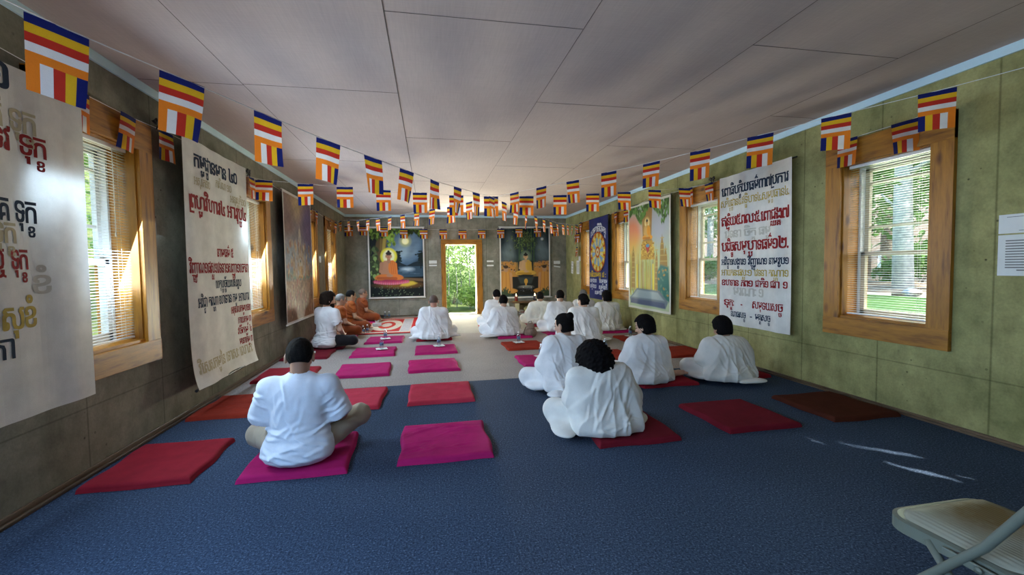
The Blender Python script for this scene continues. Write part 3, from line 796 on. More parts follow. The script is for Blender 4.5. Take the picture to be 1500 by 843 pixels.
        legs(lg, .022); lg.ell((0, .22, .07), (.24, .15, .07), .06); lg.ell((0, .0, .05), (.20, .17, .06), .06)
        X2, Y2, Z2 = lg.grid()
        lg.D = (lg.D + .006 * (np.sin(np.arctan2(X2, Y2 - .1) * 12 + 3 * wob(X2, Y2, Z2, seed + 1, 10)) * .6 + wob(X2, Y2, Z2, seed + 6, 26) * .6)).astype(np.float32)
        lg.cone(WR_ + (-.06, .02, .05), WR_ + (-.06, .04, .09), .06, .07, .02, 'sub')
        lg.plane((0, 0, .002), (0, 0, -1), .004)
        sdf_obj('robe', up, M[mt.get('top', 'saffron')], person); sdf_obj('under_robe', lg, M[mt.get('bottom', 'saffron2')], person)
    else:     # shirt or tee with short sleeves, trousers
        e = .018 if style == 'tee' else .024
        torso(up, e, .06)
        up.ell((0, -.04, .075), (.205 * wide, .145, .085), .06)
        for a, e_ in ((SR, ER), (SL_, EL)):
            m = a + (e_ - a) * (.80 if style == 'shirt' else .62) + np.array([0, 0, -.01])
            up.cone(a, m, .064, .088 if style == 'shirt' else .068, .045)
        ridge = lambda q: 1 - 2 * np.abs(np.sin(q)) ** .7
        n1, n2 = wob(X, Y, Z, seed, 6), wob(X, Y, Z, seed + 3, 9)
        sag = ridge(Z * 30 + 2.6 * n1 + 9 * abs(X) + 1.5 * n2) * np.clip(1.0 - abs(Z - .17) * 4.5, 0, 1) * np.clip(.45 + .8 * n2, 0, 1)
        pull = ridge(np.arctan2(abs(X) - .17 * wide, zs - .10 - Z + .02) * 5 + 2 * n1) * np.clip(1 - abs(np.hypot(abs(X) - .15, Z - zs + .12) - .11) * 9, 0, 1)
        vert = np.sin(X * 2 * PI / .13 + 2 * n1) * np.clip((Z - .3) * 3, 0, 1)
        up.D = (up.D - .012 * sag - .0015 * pull + .004 * ridge(Z * 62 + 3 * n2 + 14 * X + 2 * n1) * np.clip(.9 - abs(Z - .13) * 6, 0, 1) * np.clip(n1 + .3, 0, 1) + .002 * vert + .003 * wob(X, Y, Z, seed + 9, 28)).astype(np.float32)
        up.D = (up.D - creases(X, Z, rs, 26, (-.17, .17), (.03, .26), (-.45, .45), (.10, .26), .010, .0085) - creases(X, Z, rs, 10, (-.16, .16), (.24, .46), (.9, 2.2), (.10, .24), .012, .006)
                - creases(X, Z, rs, 7, (-.27, -.19), (.28, .46), (-1.2, .2), (.06, .14), .009, .007) - creases(X, Z, rs, 7, (.19, .27), (.28, .46), (-.2, 1.2), (.06, .14), .009, .007)).astype(np.float32)
        up.cone(N + (0, -.005, .0), hp((0, -.015, -.06)), .056, .056, .004, 'sub')
        for a, e_, w in ((SR, ER, WR_), (SL_, EL, WL)):      # sleeve opening
            q = .78 if style == 'shirt' else .58; m = a + (e_ - a) * q; up.cone(m, e_ + (e_ - m) * .3, .072 if style == 'shirt' else .056, .072, .003, 'sub')
            dv = (e_ - a) / np.linalg.norm(e_ - a); c0 = a + (e_ - a) * (q + .08) + dv * .10; up.cone(c0 + np.array([np.sign(a[0]) * .02, 0, 0]), c0 + dv * .1, .105, .105, .004, 'sub')
        if style == 'shirt':      # stand collar and a straight hem
            cl = SDF(N - .14, N + .14, .0042)
            cl.cone(N + (0, -.008, -.012), N + (0, .006, .040), .088, .070, 0); cl.cone(N + (0, -.006, -.06), N + (0, .012, .10), .066, .058, .003, 'sub')
            cl.plane(N + (0, 0, .038), (0, -.25, 1), .004); cl.plane(N + (0, 0, -.020), (0, .35, -1), .004)
            sdf_obj('collar', cl, M[mt.get('top', 'shirt_cloth')], person)
        up.plane((0, 0, .012), (0, 0, -1), .006)
        legs(lg, .008, .04); lg.ell((0, .0, .075), (.165 * wide, .14, .085), .05)
        for a, kn, an, sg in ((HR, KR, AR, 1), (HL, KL, AL, -1)):
            lg.cone(an + (an - kn) * -.05, an + (an - kn) * .12, .036, .036, .003, 'sub')
        X2, Y2, Z2 = lg.grid()
        lg.D = (lg.D + .004 * wob(X2, Y2, Z2, seed + 6, 30) + .003 * wob(X2, Y2, Z2, seed + 8, 60)).astype(np.float32)
        lg.plane((0, 0, .002), (0, 0, -1), .004)
        sdf_obj('shirt' if style == 'shirt' else 'tee_shirt', up, M[mt.get('top', 'shirt_cloth')], person)
        sdf_obj('trousers', lg, M[mt.get('bottom', 'khaki')], person)
    return person
# ------------------------------------------------------------------ lettering (outlines of the built-in font, set by hand)
_fc = bpy.data.curves.new('lettering', 'FONT'); _fc.resolution_u = 2
_fo = bpy.data.objects.new('lettering', _fc); COL.objects.link(_fo)
_G = {}
def glyph(ch, bold=0.0):
    key = ch
    if key not in _G:
        _fc.body = ch
        dg = bpy.context.evaluated_depsgraph_get(); dg.update()
        ob = _fo.evaluated_get(dg); me = ob.to_mesh()
        v = np.array([(q.co.x, q.co.y) for q in me.vertices]) if len(me.vertices) else np.zeros((0, 2))
        f = [tuple(p.vertices) for p in me.polygons]; ob.to_mesh_clear()
        _G[key] = (v, f)
    return _G[key]
PRE = 'េែៃ'; ABOVE = 'ិីឹឺំ៌់៍៏័៉៊'; BELOW = 'ុូួ'; COENG = '្'
def layout(text, bold=0.012, gap=0.05):
    """lays a line out from x = 0 at font size 1; returns verts (n, 2) and faces"""
    V = []; F = []; pen = 0.0; nb = 0
    def emit(v, f):
        nonlocal nb
        V.append(v); F.extend([tuple(i + nb for i in q) for q in f]); nb += len(v)
    i = 0; n = len(text)
    while i < n:
        ch = text[i]
        if ch == ' ': pen += .28; i += 1; continue
        # gather one cluster
        base = ch; subs = []; pre = ''; above = []; below = []; post = []
        j = i + 1
        while j < n:
            c = text[j]
            if c == COENG and j + 1 < n: subs.append(text[j + 1]); j += 2; continue
            if c in PRE: pre = c; j += 1; continue
            if c == 'ោ': pre = 'េ'; post.append('ា'); j += 1; continue
            if c == 'ៅ': pre = 'េ'; post.append('ា'); above.append('់'); j += 1; continue
            if c == 'ើ': pre = 'េ'; above.append('ី'); j += 1; continue
            if c in ABOVE: above.append(c); j += 1; continue
            if c in BELOW: below.append(c); j += 1; continue
            if c in 'ាះ': post.append(c); j += 1; continue
            break
        def adv(c):
            nonlocal pen
            v, f = glyph(c, bold)
            if len(v) == 0: return pen, pen
            x0, x1 = v[:, 0].min(), v[:, 0].max()
            emit(v + (pen - x0, 0), f); a = pen; pen += x1 - x0 + gap; return a, a + x1 - x0
        if pre: adv(pre)
        if 'រ' in subs:      # the hook that stands before the letter
            t = .07; hh = .55
            emit(np.array([(pen, -.22), (pen + t, -.22), (pen + t, hh), (pen, hh), (pen, -.15), (pen + .36, -.22), (pen + .36, -.15)]), [(0, 1, 2, 3), (1, 5, 6, 4)])
            pen += t + .05
        a, b = adv(base); cx = (a + b) / 2
        dy = 0.0
        for sb in subs:
            if sb == 'រ': continue
            v, f = glyph(sb, bold)
            if len(v) == 0: continue
            w = v[:, 0].max() - v[:, 0].min()
            k = .60
            emit((v - ((v[:, 0].min() + v[:, 0].max()) / 2, 0)) * (k, k * .85) + (cx, -.40 - dy), f); dy += .34
        up = 0
        for c in above:
            v, f = glyph(c, bold)
            if len(v): emit(v - ((v[:, 0].min() + v[:, 0].max()) / 2, 0) + (cx, up), f); up += .16
        for c in below:
            v, f = glyph(c, bold)
            if len(v): emit(v - ((v[:, 0].min() + v[:, 0].max()) / 2, 0) + (cx + .04, -dy), f)
        pen -= gap * .4
        for c in post: adv(c)
        pen += gap * .4
        i = j
    V = np.concatenate(V) if V else np.zeros((0, 2))
    if len(V):      # brush weight: the strokes laid down four times, a little apart
        n = len(V); F0 = list(F); V = np.concatenate([V + (dx, dy) for dx, dy in ((-bold, -bold * .5), (bold, -bold * .5), (-bold, bold * .5), (bold, bold * .5))])
        F = [tuple(i + n * k for i in q) for k in range(4) for q in F0]
    return V, F, pen

# ------------------------------------------------------------------ hangings
class Sheet:
    """cloth or print hung on a wall: local x across (as read), z up from the lower edge, -y towards the viewer"""
    def __init__(s, W, H, wave, nx=40, nz=60):
        s.W, s.H, s.wave = W, H, wave
        s.mb = MB(); s.nx, s.nz = nx, nz
        v = []; f = []
        for j in range(nz + 1):
            for i in range(nx + 1):
                x = W * (i / nx - .5); z = H * j / nz; v.append((x, wave(x, z), z))
        for j in range(nz):
            for i in range(nx): f.append((j * (nx + 1) + i, j * (nx + 1) + i + 1, (j + 1) * (nx + 1) + i + 1, (j + 1) * (nx + 1) + i))
        s.mb.mat(0).add(v, f)
    def line(s, text, mat, xc, zc, width, height, bold=.02, arc=0.0):
        """a line of lettering fitted to a width and a letter height, its base line at zc; xc = centre"""
        V, F, w = layout(text, bold)
        if len(V) == 0: return
        sx = width / w; sz = height / .60
        x = xc + (V[:, 0] - w / 2) * sx; z = zc + V[:, 1] * sz - arc * ((V[:, 0] - w / 2) / (w / 2)) ** 2
        y = np.array([s.wave(a, b) for a, b in zip(x, z)]) - .0022
        s.mb.mat(mat).add(np.stack([x, y, z], 1).tolist(), F)

M['ban_white'] = cloth('white_banner_cloth', (0.76, 0.745, 0.69), weave=300, trans=.08, sheen=0.0)
M['ban_navy'] = plain('navy_paint', (0.014, 0.03, 0.06), .8, .2)
M['ban_red'] = plain('crimson_paint', (0.26, 0.012, 0.015), .8, .2)
M['ban_gold'] = plain('gold_paint', (0.44, 0.33, 0.07), .8, .2, var=.25)
M['ban_fade'] = plain('faded_paint', (0.53, 0.51, 0.44), .8, .2, var=.1)
M['ban_faintgold'] = plain('faint_gold_paint', (0.47, 0.42, 0.28), .8, .2, var=.1)
M['ban_blue'] = cloth('blue_banner_cloth', (0.022, 0.03, 0.14), weave=300)
M['ban_lemon'] = plain('yellow_print', (0.62, 0.43, 0.03), .8, .2)
M['ban_ltext'] = plain('white_print', (0.70, 0.72, 0.76), .8, .2)
LET = ['ban_white', 'ban_navy', 'ban_red', 'ban_gold', 'ban_fade', 'ban_faintgold']
BM = [M[k] for k in LET]; NAVY, RED, GOLD, FADE, FGOLD = 1, 2, 3, 4, 5

def hang(root_name, label, cat, side, yc, zb, off, group=None):
    X = (RW - off) if side == 'R' else (LW + off) if side == 'L' else None
    if side == 'B': loc, rz = (yc, BW - off, zb), 0.0
    elif side == 'R': loc, rz = (X, yc, zb), -PI / 2
    else: loc, rz = (X, yc, zb), PI / 2
    e = empty(root_name, loc, rz); tag(e, label, cat, group); return e
def rod(parent, W, z, r=.011, name='rod', m='black', y=.012):
    return MB().tube([(-W / 2 - .015, y, z), (W / 2 + .015, y, z)], r, 10).build(name, M[m], parent, smooth=False)

# right lettered banner
W, H = 1.17, 1.905
e = hang('lettered_banner', 'white cloth banner with navy, gold and red lettering between two right windows', 'banner', 'R', 4.625, .515, .10)
wv = lambda x, z: .012 * math.sin(x * 11 + .8 * math.sin(z * 2)) * (1.1 - .25 * z) + .006 * math.sin(x * 27 + z) - .02 * max(0, x - .45) + .0
s = Sheet(W, H, wv)
s.line('ពោធិបក្ខិយធម៌៣៧ប្រការ', NAVY, .0, H * .872, 1.10, .105, .03)
s.line('សតិប្បដ្ឋាន៤.ឥទ្ធិបាទ៤.សម្មប្បធាន៤.', GOLD, .0, H * .795, 1.12, .085, .015)
s.line('ឥន្ទ្រិយ៥.ពលៈ៥.ពោជ្ឈង្គ៧', RED, .0, H * .668, 1.11, .11, .03)
s.line('វេទនា ចិត្ត ធម្ម', FADE, -.1, H * .585, .8, .09, .03)
s.line('បដិច្ចសមុប្បាទធម៌១២.', RED, .0, H * .495, 1.10, .115, .03)
s.line('អវិជ្ជា១សង្ខារ១ វិញ្ញាណ១ នាមរូប១', NAVY, .0, H * .402, 1.10, .075, .03)
s.line('អាយតនៈផស្សៈ១ វេទនា តណ្ហា១', GOLD, .0, H * .330, 1.10, .075, .02)
s.line('ឧបាទាន ភព១ ជាតិ១ ជរា ១', RED, .0, H * .262, 1.08, .075, .03)
s.line('មរណៈ ១', FADE, -.05, H * .20, .5, .10, .03)
s.line('ទុក្ខៈ', RED, -.39, H * .125, .22, .08, .02); s.line('-', RED, -.15, H * .125, .04, .08, .01)
s.line('សមុទយសច្ច', RED, .25, H * .125, .48, .085, .02)
s.line('និរោធសច្ច', NAVY, -.22, H * .055, .30, .07, .02); s.line('-', NAVY, .0, H * .055, .03, .07, .01)
s.line('មគ្គសច្ច', NAVY, .18, H * .055, .26, .07, .02)
s.mb.build('banner_cloth', BM, e); rod(e, W, H - .004, .008, 'top_rod', y=.036)

# left lettered banner
W, H = 1.30, 2.20
e = hang('lettered_banner', 'tall white cloth banner with navy and red lettering between two left windows', 'banner', 'L', 4.835, .255, .12)
wv = lambda x, z: .010 * math.sin(x * 6 + 1.0) * (1.3 - .3 * z) + .004 * math.sin(x * 19 + 2 * z) - .05 * math.exp(-z * 7)
s = Sheet(W, H, wv)
s.line('កម្មដ្ឋានមាន ៤០', NAVY, -.02, H * .895, .88, .115, .035)
s.line('អសុភ១០', FGOLD, -.33, H * .822, .30, .07, .02); s.line('កសិណ ១០', FGOLD, .12, H * .845, .34, .07, .02); s.line('អនុស្សតិ១០', FGOLD, .44, H * .80, .36, .07, .02)
s.line('ព្រហ្មវិហារ៤ អារុប្ប៤', RED, .02, H * .725, 1.20, .12, .035)
s.line('នាមធម៌ ៥', RED, .10, H * .535, .36, .08, .03)
s.line('វិញ្ញាណ១ផស្សៈ១វេទនា១សញ្ញា១ចេតនា', RED, .0, H * .463, 1.24, .095, .025)
s.line('ហេតុប្បច្ច័យរបស់រូប', NAVY, .13, H * .395, .58, .075, .025)
s.line('អវិជ្ជា តណ្ហា ឧបាទាន កម្ម អាហារ', NAVY, .04, H * .322, 1.12, .085, .025)
s.line('អកុសលកម្មបថ១០', RED, .40, H * .268, .46, .07, .025)
s.line('កាយកម្ម ៣', RED, .47, H * .212, .30, .065, .025)
s.line('វចីកម្ម ៤', RED, .46, H * .160, .32, .065, .025)
s.line('មនោកម្ម ៣', RED, .47, H * .108, .30, .065, .025)
s.line('វិសេសកម្មនៃ ទោសៈ លោភៈ', FGOLD, .0, H * .055, 1.15, .095, .03)
s.mb.build('banner_cloth', BM, e); rod(e, W, .0, .013, 'bottom_rod', y=-.035); rod(e, W, H - .004, .008, 'top_rod', y=.036)

# near left banner, cut by the picture's edge
W, H = 1.30, 1.78
e = hang('lettered_banner', 'big white cloth banner beside the nearest left window, lettered in large separate words', 'banner', 'L', 2.41, .55, .13)
wv = lambda x, z: .012 * math.sin(x * 7) + .005 * math.sin(x * 21 + 2 * z)
s = Sheet(W, H, wv)
def zline(t, m, xr, z, w, h, b=.02): s.line(t, m, xr - w / 2, z - .61, w, h, b)
zline('ទុក្ខ១', NAVY, .24, 2.26, .30, .13, .03)
zline('ជាតិ ទុក្ខ', FGOLD, .36, 2.07, .36, .11)
zline('បរិទេវ ទុក្ខ', RED, .41, 1.96, .46, .105)
zline('វិប្បយោគ ទុក្ខ', NAVY, .34, 1.61, .50, .11)
zline('ជរា ទុក្ខ', FGOLD, .22, 1.50, .36, .10)
zline('មរណៈ ឬ ទុក្ខ', RED, .28, 1.37, .46, .10)
zline('ខំ', FADE, .40, 1.24, .10, .10)
zline('សុខំ', GOLD, .31, 1.07, .20, .11)
zline('អនត្តតោ', NAVY, .17, .93, .36, .10)
s.mb.build('banner_cloth', BM, e); rod(e, W, H - .004, .008, 'top_rod', y=.036)

# ------------------------------------------------------------------ printed pictures: pigment per point of a fine grid
class Paint:
    def __init__(s, w, h, asp):
        s.w, s.h = w, h
        gx, gy = np.meshgrid((np.arange(w) + .5) / w, 1 - (np.arange(h) + .5) / h)
        s.x = gx; s.y = gy * asp; s.asp = asp; s.px = 1.0 / w       # x 0..1, y 0..asp
        s.c = np.zeros((h, w, 3)); s.seed = 1
    def wob(s, f, seed, oct=3):
        r = np.random.RandomState(seed); o = 0; t = 0
        for k in range(oct):
            for i in range(3):
                a = r.normal(size=2) * f * 2 ** k; o = o + np.sin(a[0] * s.x + a[1] * s.y + r.uniform(0, 6.3)) / 2 ** k; t += 1 / 2 ** k
        return o / t
    def blend(s, a, col):
        col = np.asarray(col, float); a = np.clip(a, 0, 1)[..., None]
        s.c = s.c * (1 - a) + col * a
    def cov(s, d, soft=0): return np.clip(.5 - d / (s.px * 1.2 + soft), 0, 1)
    def ell(s, cx, cy, rx, ry, col, rot=0, soft=0, al=1.0):
        x, y = s.x - cx, s.y - cy; c, q = math.cos(rot), math.sin(rot)
        u, v = (c * x + q * y) / rx, (-q * x + c * y) / ry; r = np.sqrt(u * u + v * v)
        s.blend(al * s.cov((r - 1) * min(rx, ry), soft), col)
    def line(s, p, q, r1, r2, col, soft=0, al=1.0):
        d = (q[0] - p[0], q[1] - p[1]); L = max(d[0] ** 2 + d[1] ** 2, 1e-9)
        t = np.clip(((s.x - p[0]) * d[0] + (s.y - p[1]) * d[1]) / L, 0, 1)
        s.blend(al * s.cov(np.hypot(s.x - p[0] - t * d[0], s.y - p[1] - t * d[1]) - (r1 + (r2 - r1) * t), soft), col)
    def poly(s, pts, col, soft=0, al=1.0):
        ins = np.zeros(s.x.shape, bool); dm = np.full(s.x.shape, 9.0); n = len(pts)
        for i in range(n):
            (x0, y0), (x1, y1) = pts[i], pts[(i + 1) % n]
            if y0 != y1:
                c = ((y0 > s.y) != (y1 > s.y)) & (s.x < (x1 - x0) * (s.y - y0) / (y1 - y0) + x0); ins ^= c
            d = (x1 - x0, y1 - y0); L = max(d[0] ** 2 + d[1] ** 2, 1e-9)
            t = np.clip(((s.x - x0) * d[0] + (s.y - y0) * d[1]) / L, 0, 1)
            dm = np.minimum(dm, np.hypot(s.x - x0 - t * d[0], s.y - y0 - t * d[1]))
        s.blend(al * s.cov(np.where(ins, -dm, dm), soft), col)
    def grad(s, mask, y0, y1, c0, c1):
        t = np.clip((s.y - y0) / (y1 - y0), 0, 1)[..., None]; g = np.asarray(c0) * (1 - t) + np.asarray(c1) * t
        a = np.clip(mask, 0, 1)[..., None]; s.c = s.c * (1 - a) + g * a
    def leaf(s, x, y, r, col, rot=0):
        s.ell(x, y, r, r * 1.25, col, rot); s.line((x, y - r), (x + .2 * r, y - r * 2.1), r * .35, r * .05, col)
    def figure(s, cx, y0, k, skin, robe, robe2, hair, halo=None):
        """a seated robed figure, k = its height"""
        if halo:
            s.ell(cx, y0 + .80 * k, .27 * k, .29 * k, halo[0], soft=.03 * k); s.ell(cx, y0 + .80 * k, .19 * k, .22 * k, halo[1], soft=.03 * k)
        s.poly([(cx - .27 * k, y0 + .20 * k), (cx - .25 * k, y0 + .58 * k), (cx - .13 * k, y0 + .66 * k), (cx + .13 * k, y0 + .66 * k), (cx + .25 * k, y0 + .56 * k), (cx + .28 * k, y0 + .20 * k)], skin)
        s.poly([(cx + .0 * k, y0 + .66 * k), (cx + .14 * k, y0 + .67 * k), (cx + .26 * k, y0 + .56 * k), (cx + .29 * k, y0 + .14 * k), (cx + .02 * k, y0 + .12 * k), (cx - .02 * k, y0 + .40 * k)], robe)
        s.line((cx - .235 * k, y0 + .55 * k), (cx - .27 * k, y0 + .30 * k), .06 * k, .05 * k, tuple(q * .9 for q in skin)); s.line((cx - .27 * k, y0 + .30 * k), (cx + .02 * k, y0 + .20 * k), .05 * k, .035 * k, skin)
        for t in (.06, .12, .18): s.line((cx + t * k, y0 + .64 * k), (cx + (t + .04) * k, y0 + .16 * k), .006 * k, .008 * k, robe2)
        s.ell(cx - .23 * k, y0 + .10 * k, .24 * k, .10 * k, robe, .12); s.ell(cx + .23 * k, y0 + .10 * k, .24 * k, .10 * k, robe, -.12)
        s.line((cx - .36 * k, y0 + .07 * k), (cx + .22 * k, y0 + .05 * k), .045 * k, .05 * k, robe2); s.ell(cx + .02 * k, y0 + .15 * k, .11 * k, .045 * k, skin)
        s.line((cx, y0 + .62 * k), (cx, y0 + .74 * k), .055 * k, .05 * k, tuple(q * .85 for q in skin))
        s.ell(cx, y0 + .82 * k, .088 * k, .115 * k, skin); s.ell(cx + .03 * k, y0 + .81 * k, .04 * k, .08 * k, tuple(min(1, q * 1.15) for q in skin), soft=.03 * k)
        s.ell(cx, y0 + .90 * k, .094 * k, .058 * k, hair); s.ell(cx, y0 + .965 * k, .04 * k, .04 * k, hair)
        for sg in (-1, 1):
            s.ell(cx + sg * .094 * k, y0 + .80 * k, .014 * k, .045 * k, skin); s.ell(cx + sg * .036 * k, y0 + .835 * k, .022 * k, .006 * k, hair)
        s.ell(cx, y0 + .775 * k, .026 * k, .008 * k, (.35, .06, .05)); s.line((cx, y0 + .83 * k), (cx + .006 * k, y0 + .80 * k), .008 * k, .012 * k, tuple(q * .8 for q in skin))
    def sheet(s, parent, W, H, wave, mat, border=0.0, bcol=(.7, .68, .62)):
        h, w = s.h, s.w
        if border:
            b = border / W; m = (s.x < b) | (s.x > 1 - b) | (s.y < b) | (s.y > s.asp - b); s.c[m] = bcol
        xs = np.linspace(-W / 2, W / 2, w); zs = np.linspace(H, 0, h)
        X, Z = np.meshgrid(xs, zs); Y = np.vectorize(wave)(X, Z)
        V = np.stack([X, Y, Z], -1).reshape(-1, 3)
        i = np.arange(h * w).reshape(h, w)
        F = np.stack([i[1:, :-1], i[1:, 1:], i[:-1, 1:], i[:-1, :-1]], -1).reshape(-1, 4)
        o = mesh_obj('print', V, F, mat, parent, smooth=True)
        a = o.data.color_attributes.new('tone', 'FLOAT_COLOR', 'POINT')
        c = np.ones((h * w, 4), np.float32); c[:, :3] = s.c.reshape(-1, 3); a.data.foreach_set('color', c.ravel())
        return o
def print_mat(name, rough=.55):
    m = NT(name); a = m.n('ShaderNodeAttribute'); a.attribute_name = 'tone'
    m.col(a.outputs['Color']); m.set(rough, .2); m.bump(m.noise(m.coords(), 3.0, 2), .15, .02); return m.mat
M['print'] = print_mat('printed_vinyl')

# lakeside picture on the back wall, left of the door
asp = 1.90 / 1.46
p = Paint(150, 194, asp); r = np.random.RandomState(3)
p.c[:] = (.006, .009, .008)
p.ell(.66, .76 * asp, .33, .40, (.07, .125, .19), soft=.06); p.ell(.66, .74 * asp, .24, .26, (.15, .23, .31), soft=.12); p.ell(.62, .66 * asp, .16, .10, (.24, .32, .38), soft=.12)
p.c *= (1 + .35 * p.wob(14, 14))[..., None]
p.ell(.66, .80 * asp, .095, .095, (.45, .45, .20), soft=.06); p.ell(.66, .80 * asp, .062, .062, (.90, .82, .38), soft=.008); p.ell(.655, .80 * asp, .04, .045, (.95, .92, .60), soft=.02)
p.poly([(.40, .46 * asp), (.52, .52 * asp), (.60, .485 * asp), (.68, .455 * asp), (.80, .50 * asp), (.90, .52 * asp), (.98, .47 * asp), (.98, .40 * asp), (.4, .40 * asp)], (.010, .020, .028))
p.poly([(.42, .445 * asp), (.99, .445 * asp), (.99, .30 * asp), (.45, .29 * asp)], (.035, .07, .105)); p.ell(.69, .405 * asp, .10, .035, (.42, .52, .60), soft=.03)
for i in range(22): y = asp * r.uniform(.32, .44); x = .69 + r.normal() * .09; p.line((x - .05, y), (x + .05, y), .003, .003, (.12, .19, .25), al=.8)
for i in range(110):
    x, y = r.choice([.515, .925]) + r.normal() * .032, asp * (.57 + r.normal() * .045); p.ell(x, y, .020, .013, (.006, .014, .012))
for x in (.515, .93): p.line((x, .42 * asp), (x + .01, .6 * asp), .010, .005, (.008, .01, .01))
p.poly([(.14, .22 * asp), (.10, .6 * asp), (.20, .98 * asp), (.36, .98 * asp), (.31, .72 * asp), (.33, .4 * asp), (.40, .22 * asp)], (.10, .06, .02), soft=.012)
p.line((.27, .66 * asp), (.31, .92 * asp), .028, .035, (.36, .25, .05), soft=.02); p.line((.22, .68 * asp), (.24, .92 * asp), .012, .016, (.20, .13, .03), soft=.01)
for i in range(260):
    x = r.uniform(0, 1); y = asp * r.uniform(.84, 1.0)
    if .45 < x < .90 and y < asp * (.90 + .03 * math.sin(x * 17)): continue
    g = r.choice([.12, .3, .6, 1.0], p=[.35, .3, .2, .15]); p.leaf(x, y, r.uniform(.016, .030), (.20 * g, .32 * g, .04 * g), r.uniform(-.5, .5))
for i in range(60):
    x = r.uniform(.02, .17); y = asp * r.uniform(.28, .72); g = r.choice([.15, .4, 1.0], p=[.5, .25, .25]); p.leaf(x, y, r.uniform(.020, .034), (.22 * g, .33 * g, .09 * g), r.uniform(-.5, .5))
for i in range(30):
    x = r.uniform(.34, .47); y = asp * r.uniform(.74, .90); g = r.choice([.4, .8, 1.2]); p.leaf(x, y, r.uniform(.016, .026), (.22 * g, .34 * g, .05 * g), r.uniform(-.5, .5))
p.ell(.55, .185 * asp, .36, .055, (.20, .09, .015), soft=.05); p.poly([(.55, .17 * asp), (.62, .245 * asp), (.78, .235 * asp), (.86, .205 * asp), (.80, .185 * asp), (.68, .165 * asp)], (.62, .44, .05), soft=.02)
p.line((.62, .27 * asp), (.96, .25 * asp), .020, .028, (.17, .10, .045), soft=.01)
p.ell(.40, .235 * asp, .30, .042, (.34, .03, .08), soft=.006)
for i in range(17): t = (i - 8) / 8; p.ell(.40 + t * .29, asp * (.235 - .022 * (1 - t * t)) - .004, .024, .030, (.52 + .1 * (i % 2), .08, .15), soft=.004); p.ell(.40 + t * .29, asp * (.235 - .022 * (1 - t * t)) - .014, .014, .012, (.66, .22, .28), soft=.004)
p.figure(.36, .255 * asp, .54, (.42, .20, .11), (.62, .17, .03), (.40, .09, .02), (.02, .014, .012), ((.70, .62, .05), (.75, .72, .42)))
for i in range(60): p.ell(r.uniform(.05, .95), asp * r.uniform(.03, .17), .008, .008, (.16, .22, .12), al=.8)
e = hang('picture_print', 'framed print of a robed seated figure by a moonlit lake, left of the back door', 'picture', 'B', -.845, .515, .05)
wv = lambda x, z: .006 * math.sin(x * 3) - .012 * math.exp(-z * 3)
p.sheet(e, 1.46, 1.90, wv, M['print'], .035); rod(e, 1.46, 1.90, .012, 'top_rod', 'paper', 0); rod(e, 1.46, 0.0, .012, 'bottom_rod', 'paper', -.01)

# assembly picture on the back wall, right of the door
asp = 2.0 / 1.46
p = Paint(150, 206, asp); r = np.random.RandomState(5)
p.grad(np.ones_like(p.x), .5 * asp, asp, (.03, .05, .055), (.006, .014, .018))
for x, w, y in ((.16, .12, .6), (.86, .12, .62), (.82, .07, .75), (.2, .06, .74)): p.ell(x, y * asp, w, .17, (.14, .18, .19), soft=.12, al=.8)
p.ell(.84, .83 * asp, .018, .018, (.8, .85, .85), soft=.03)
p.c *= (1 + .3 * p.wob(30, 9))[..., None]
for x in (.38, .43, .54, .62, .67): p.line((x, .45 * asp), (x + .01, asp), .010, .008, (.05, .10, .04))
for i in range(230):
    x = .5 + r.normal() * .13; y = asp * (.82 + r.normal() * .075); a = r.uniform(-1.2, 1.2)
    g = r.choice([.3, .6, 1.0]); p.line((x, y), (x + .035 * math.sin(a), y - .035 * math.cos(a)), .007, .001, (.14 * g, .20 * g, .06 * g))
p.poly([(0, .52 * asp), (.35, .50 * asp), (.38, .28 * asp), (0, .28 * asp)], (.30, .17, .05), soft=.01); p.poly([(1, .52 * asp), (.66, .50 * asp), (.63, .28 * asp), (1, .28 * asp)], (.30, .17, .05), soft=.01)
for i in range(170):
    sgn = r.choice([-1, 1]); x = .5 + sgn * r.uniform(.20, .5); y = asp * r.uniform(.33, .515); k = .018 + .02 * (1 - (y / asp - .33) / .2)
    p.ell(x, y - k, k * 1.1, k * 1.3, (.45 + .1 * r.rand(), .22, .05)); p.ell(x, y + k * .6, k * .55, k * .7, (.42, .24, .13)); p.ell(x, y + k * 1.0, k * .5, k * .35, (.05, .03, .02))
p.poly([(.36, .30 * asp), (.66, .30 * asp), (.66, .52 * asp), (.36, .52 * asp)], (.02, .02, .018), soft=.02)
p.poly([(.2, .30 * asp), (.8, .30 * asp), (.78, .04 * asp), (.22, .04 * asp)], (.018, .018, .016)); p.poly([(.35, .29 * asp), (.67, .29 * asp), (.62, .20 * asp), (.40, .20 * asp)], (.05, .06, .055), soft=.02)
p.figure(.51, .325 * asp, .43, (.55, .33, .17), (.62, .36, .06), (.42, .22, .03), (.015, .012, .012), ((.10, .14, .10), (.16, .20, .15)))
p.ell(.51, .235 * asp, .035, .05, (.65, .38, .06)); p.line((.51, .17 * asp), (.51, .25 * asp), .015, .02, (.6, .32, .05))
p.ell(.51, .15 * asp, .14, .03, (.16, .16, .14), soft=.01); p.ell(.51, .165 * asp, .10, .015, (.25, .26, .22), soft=.01)
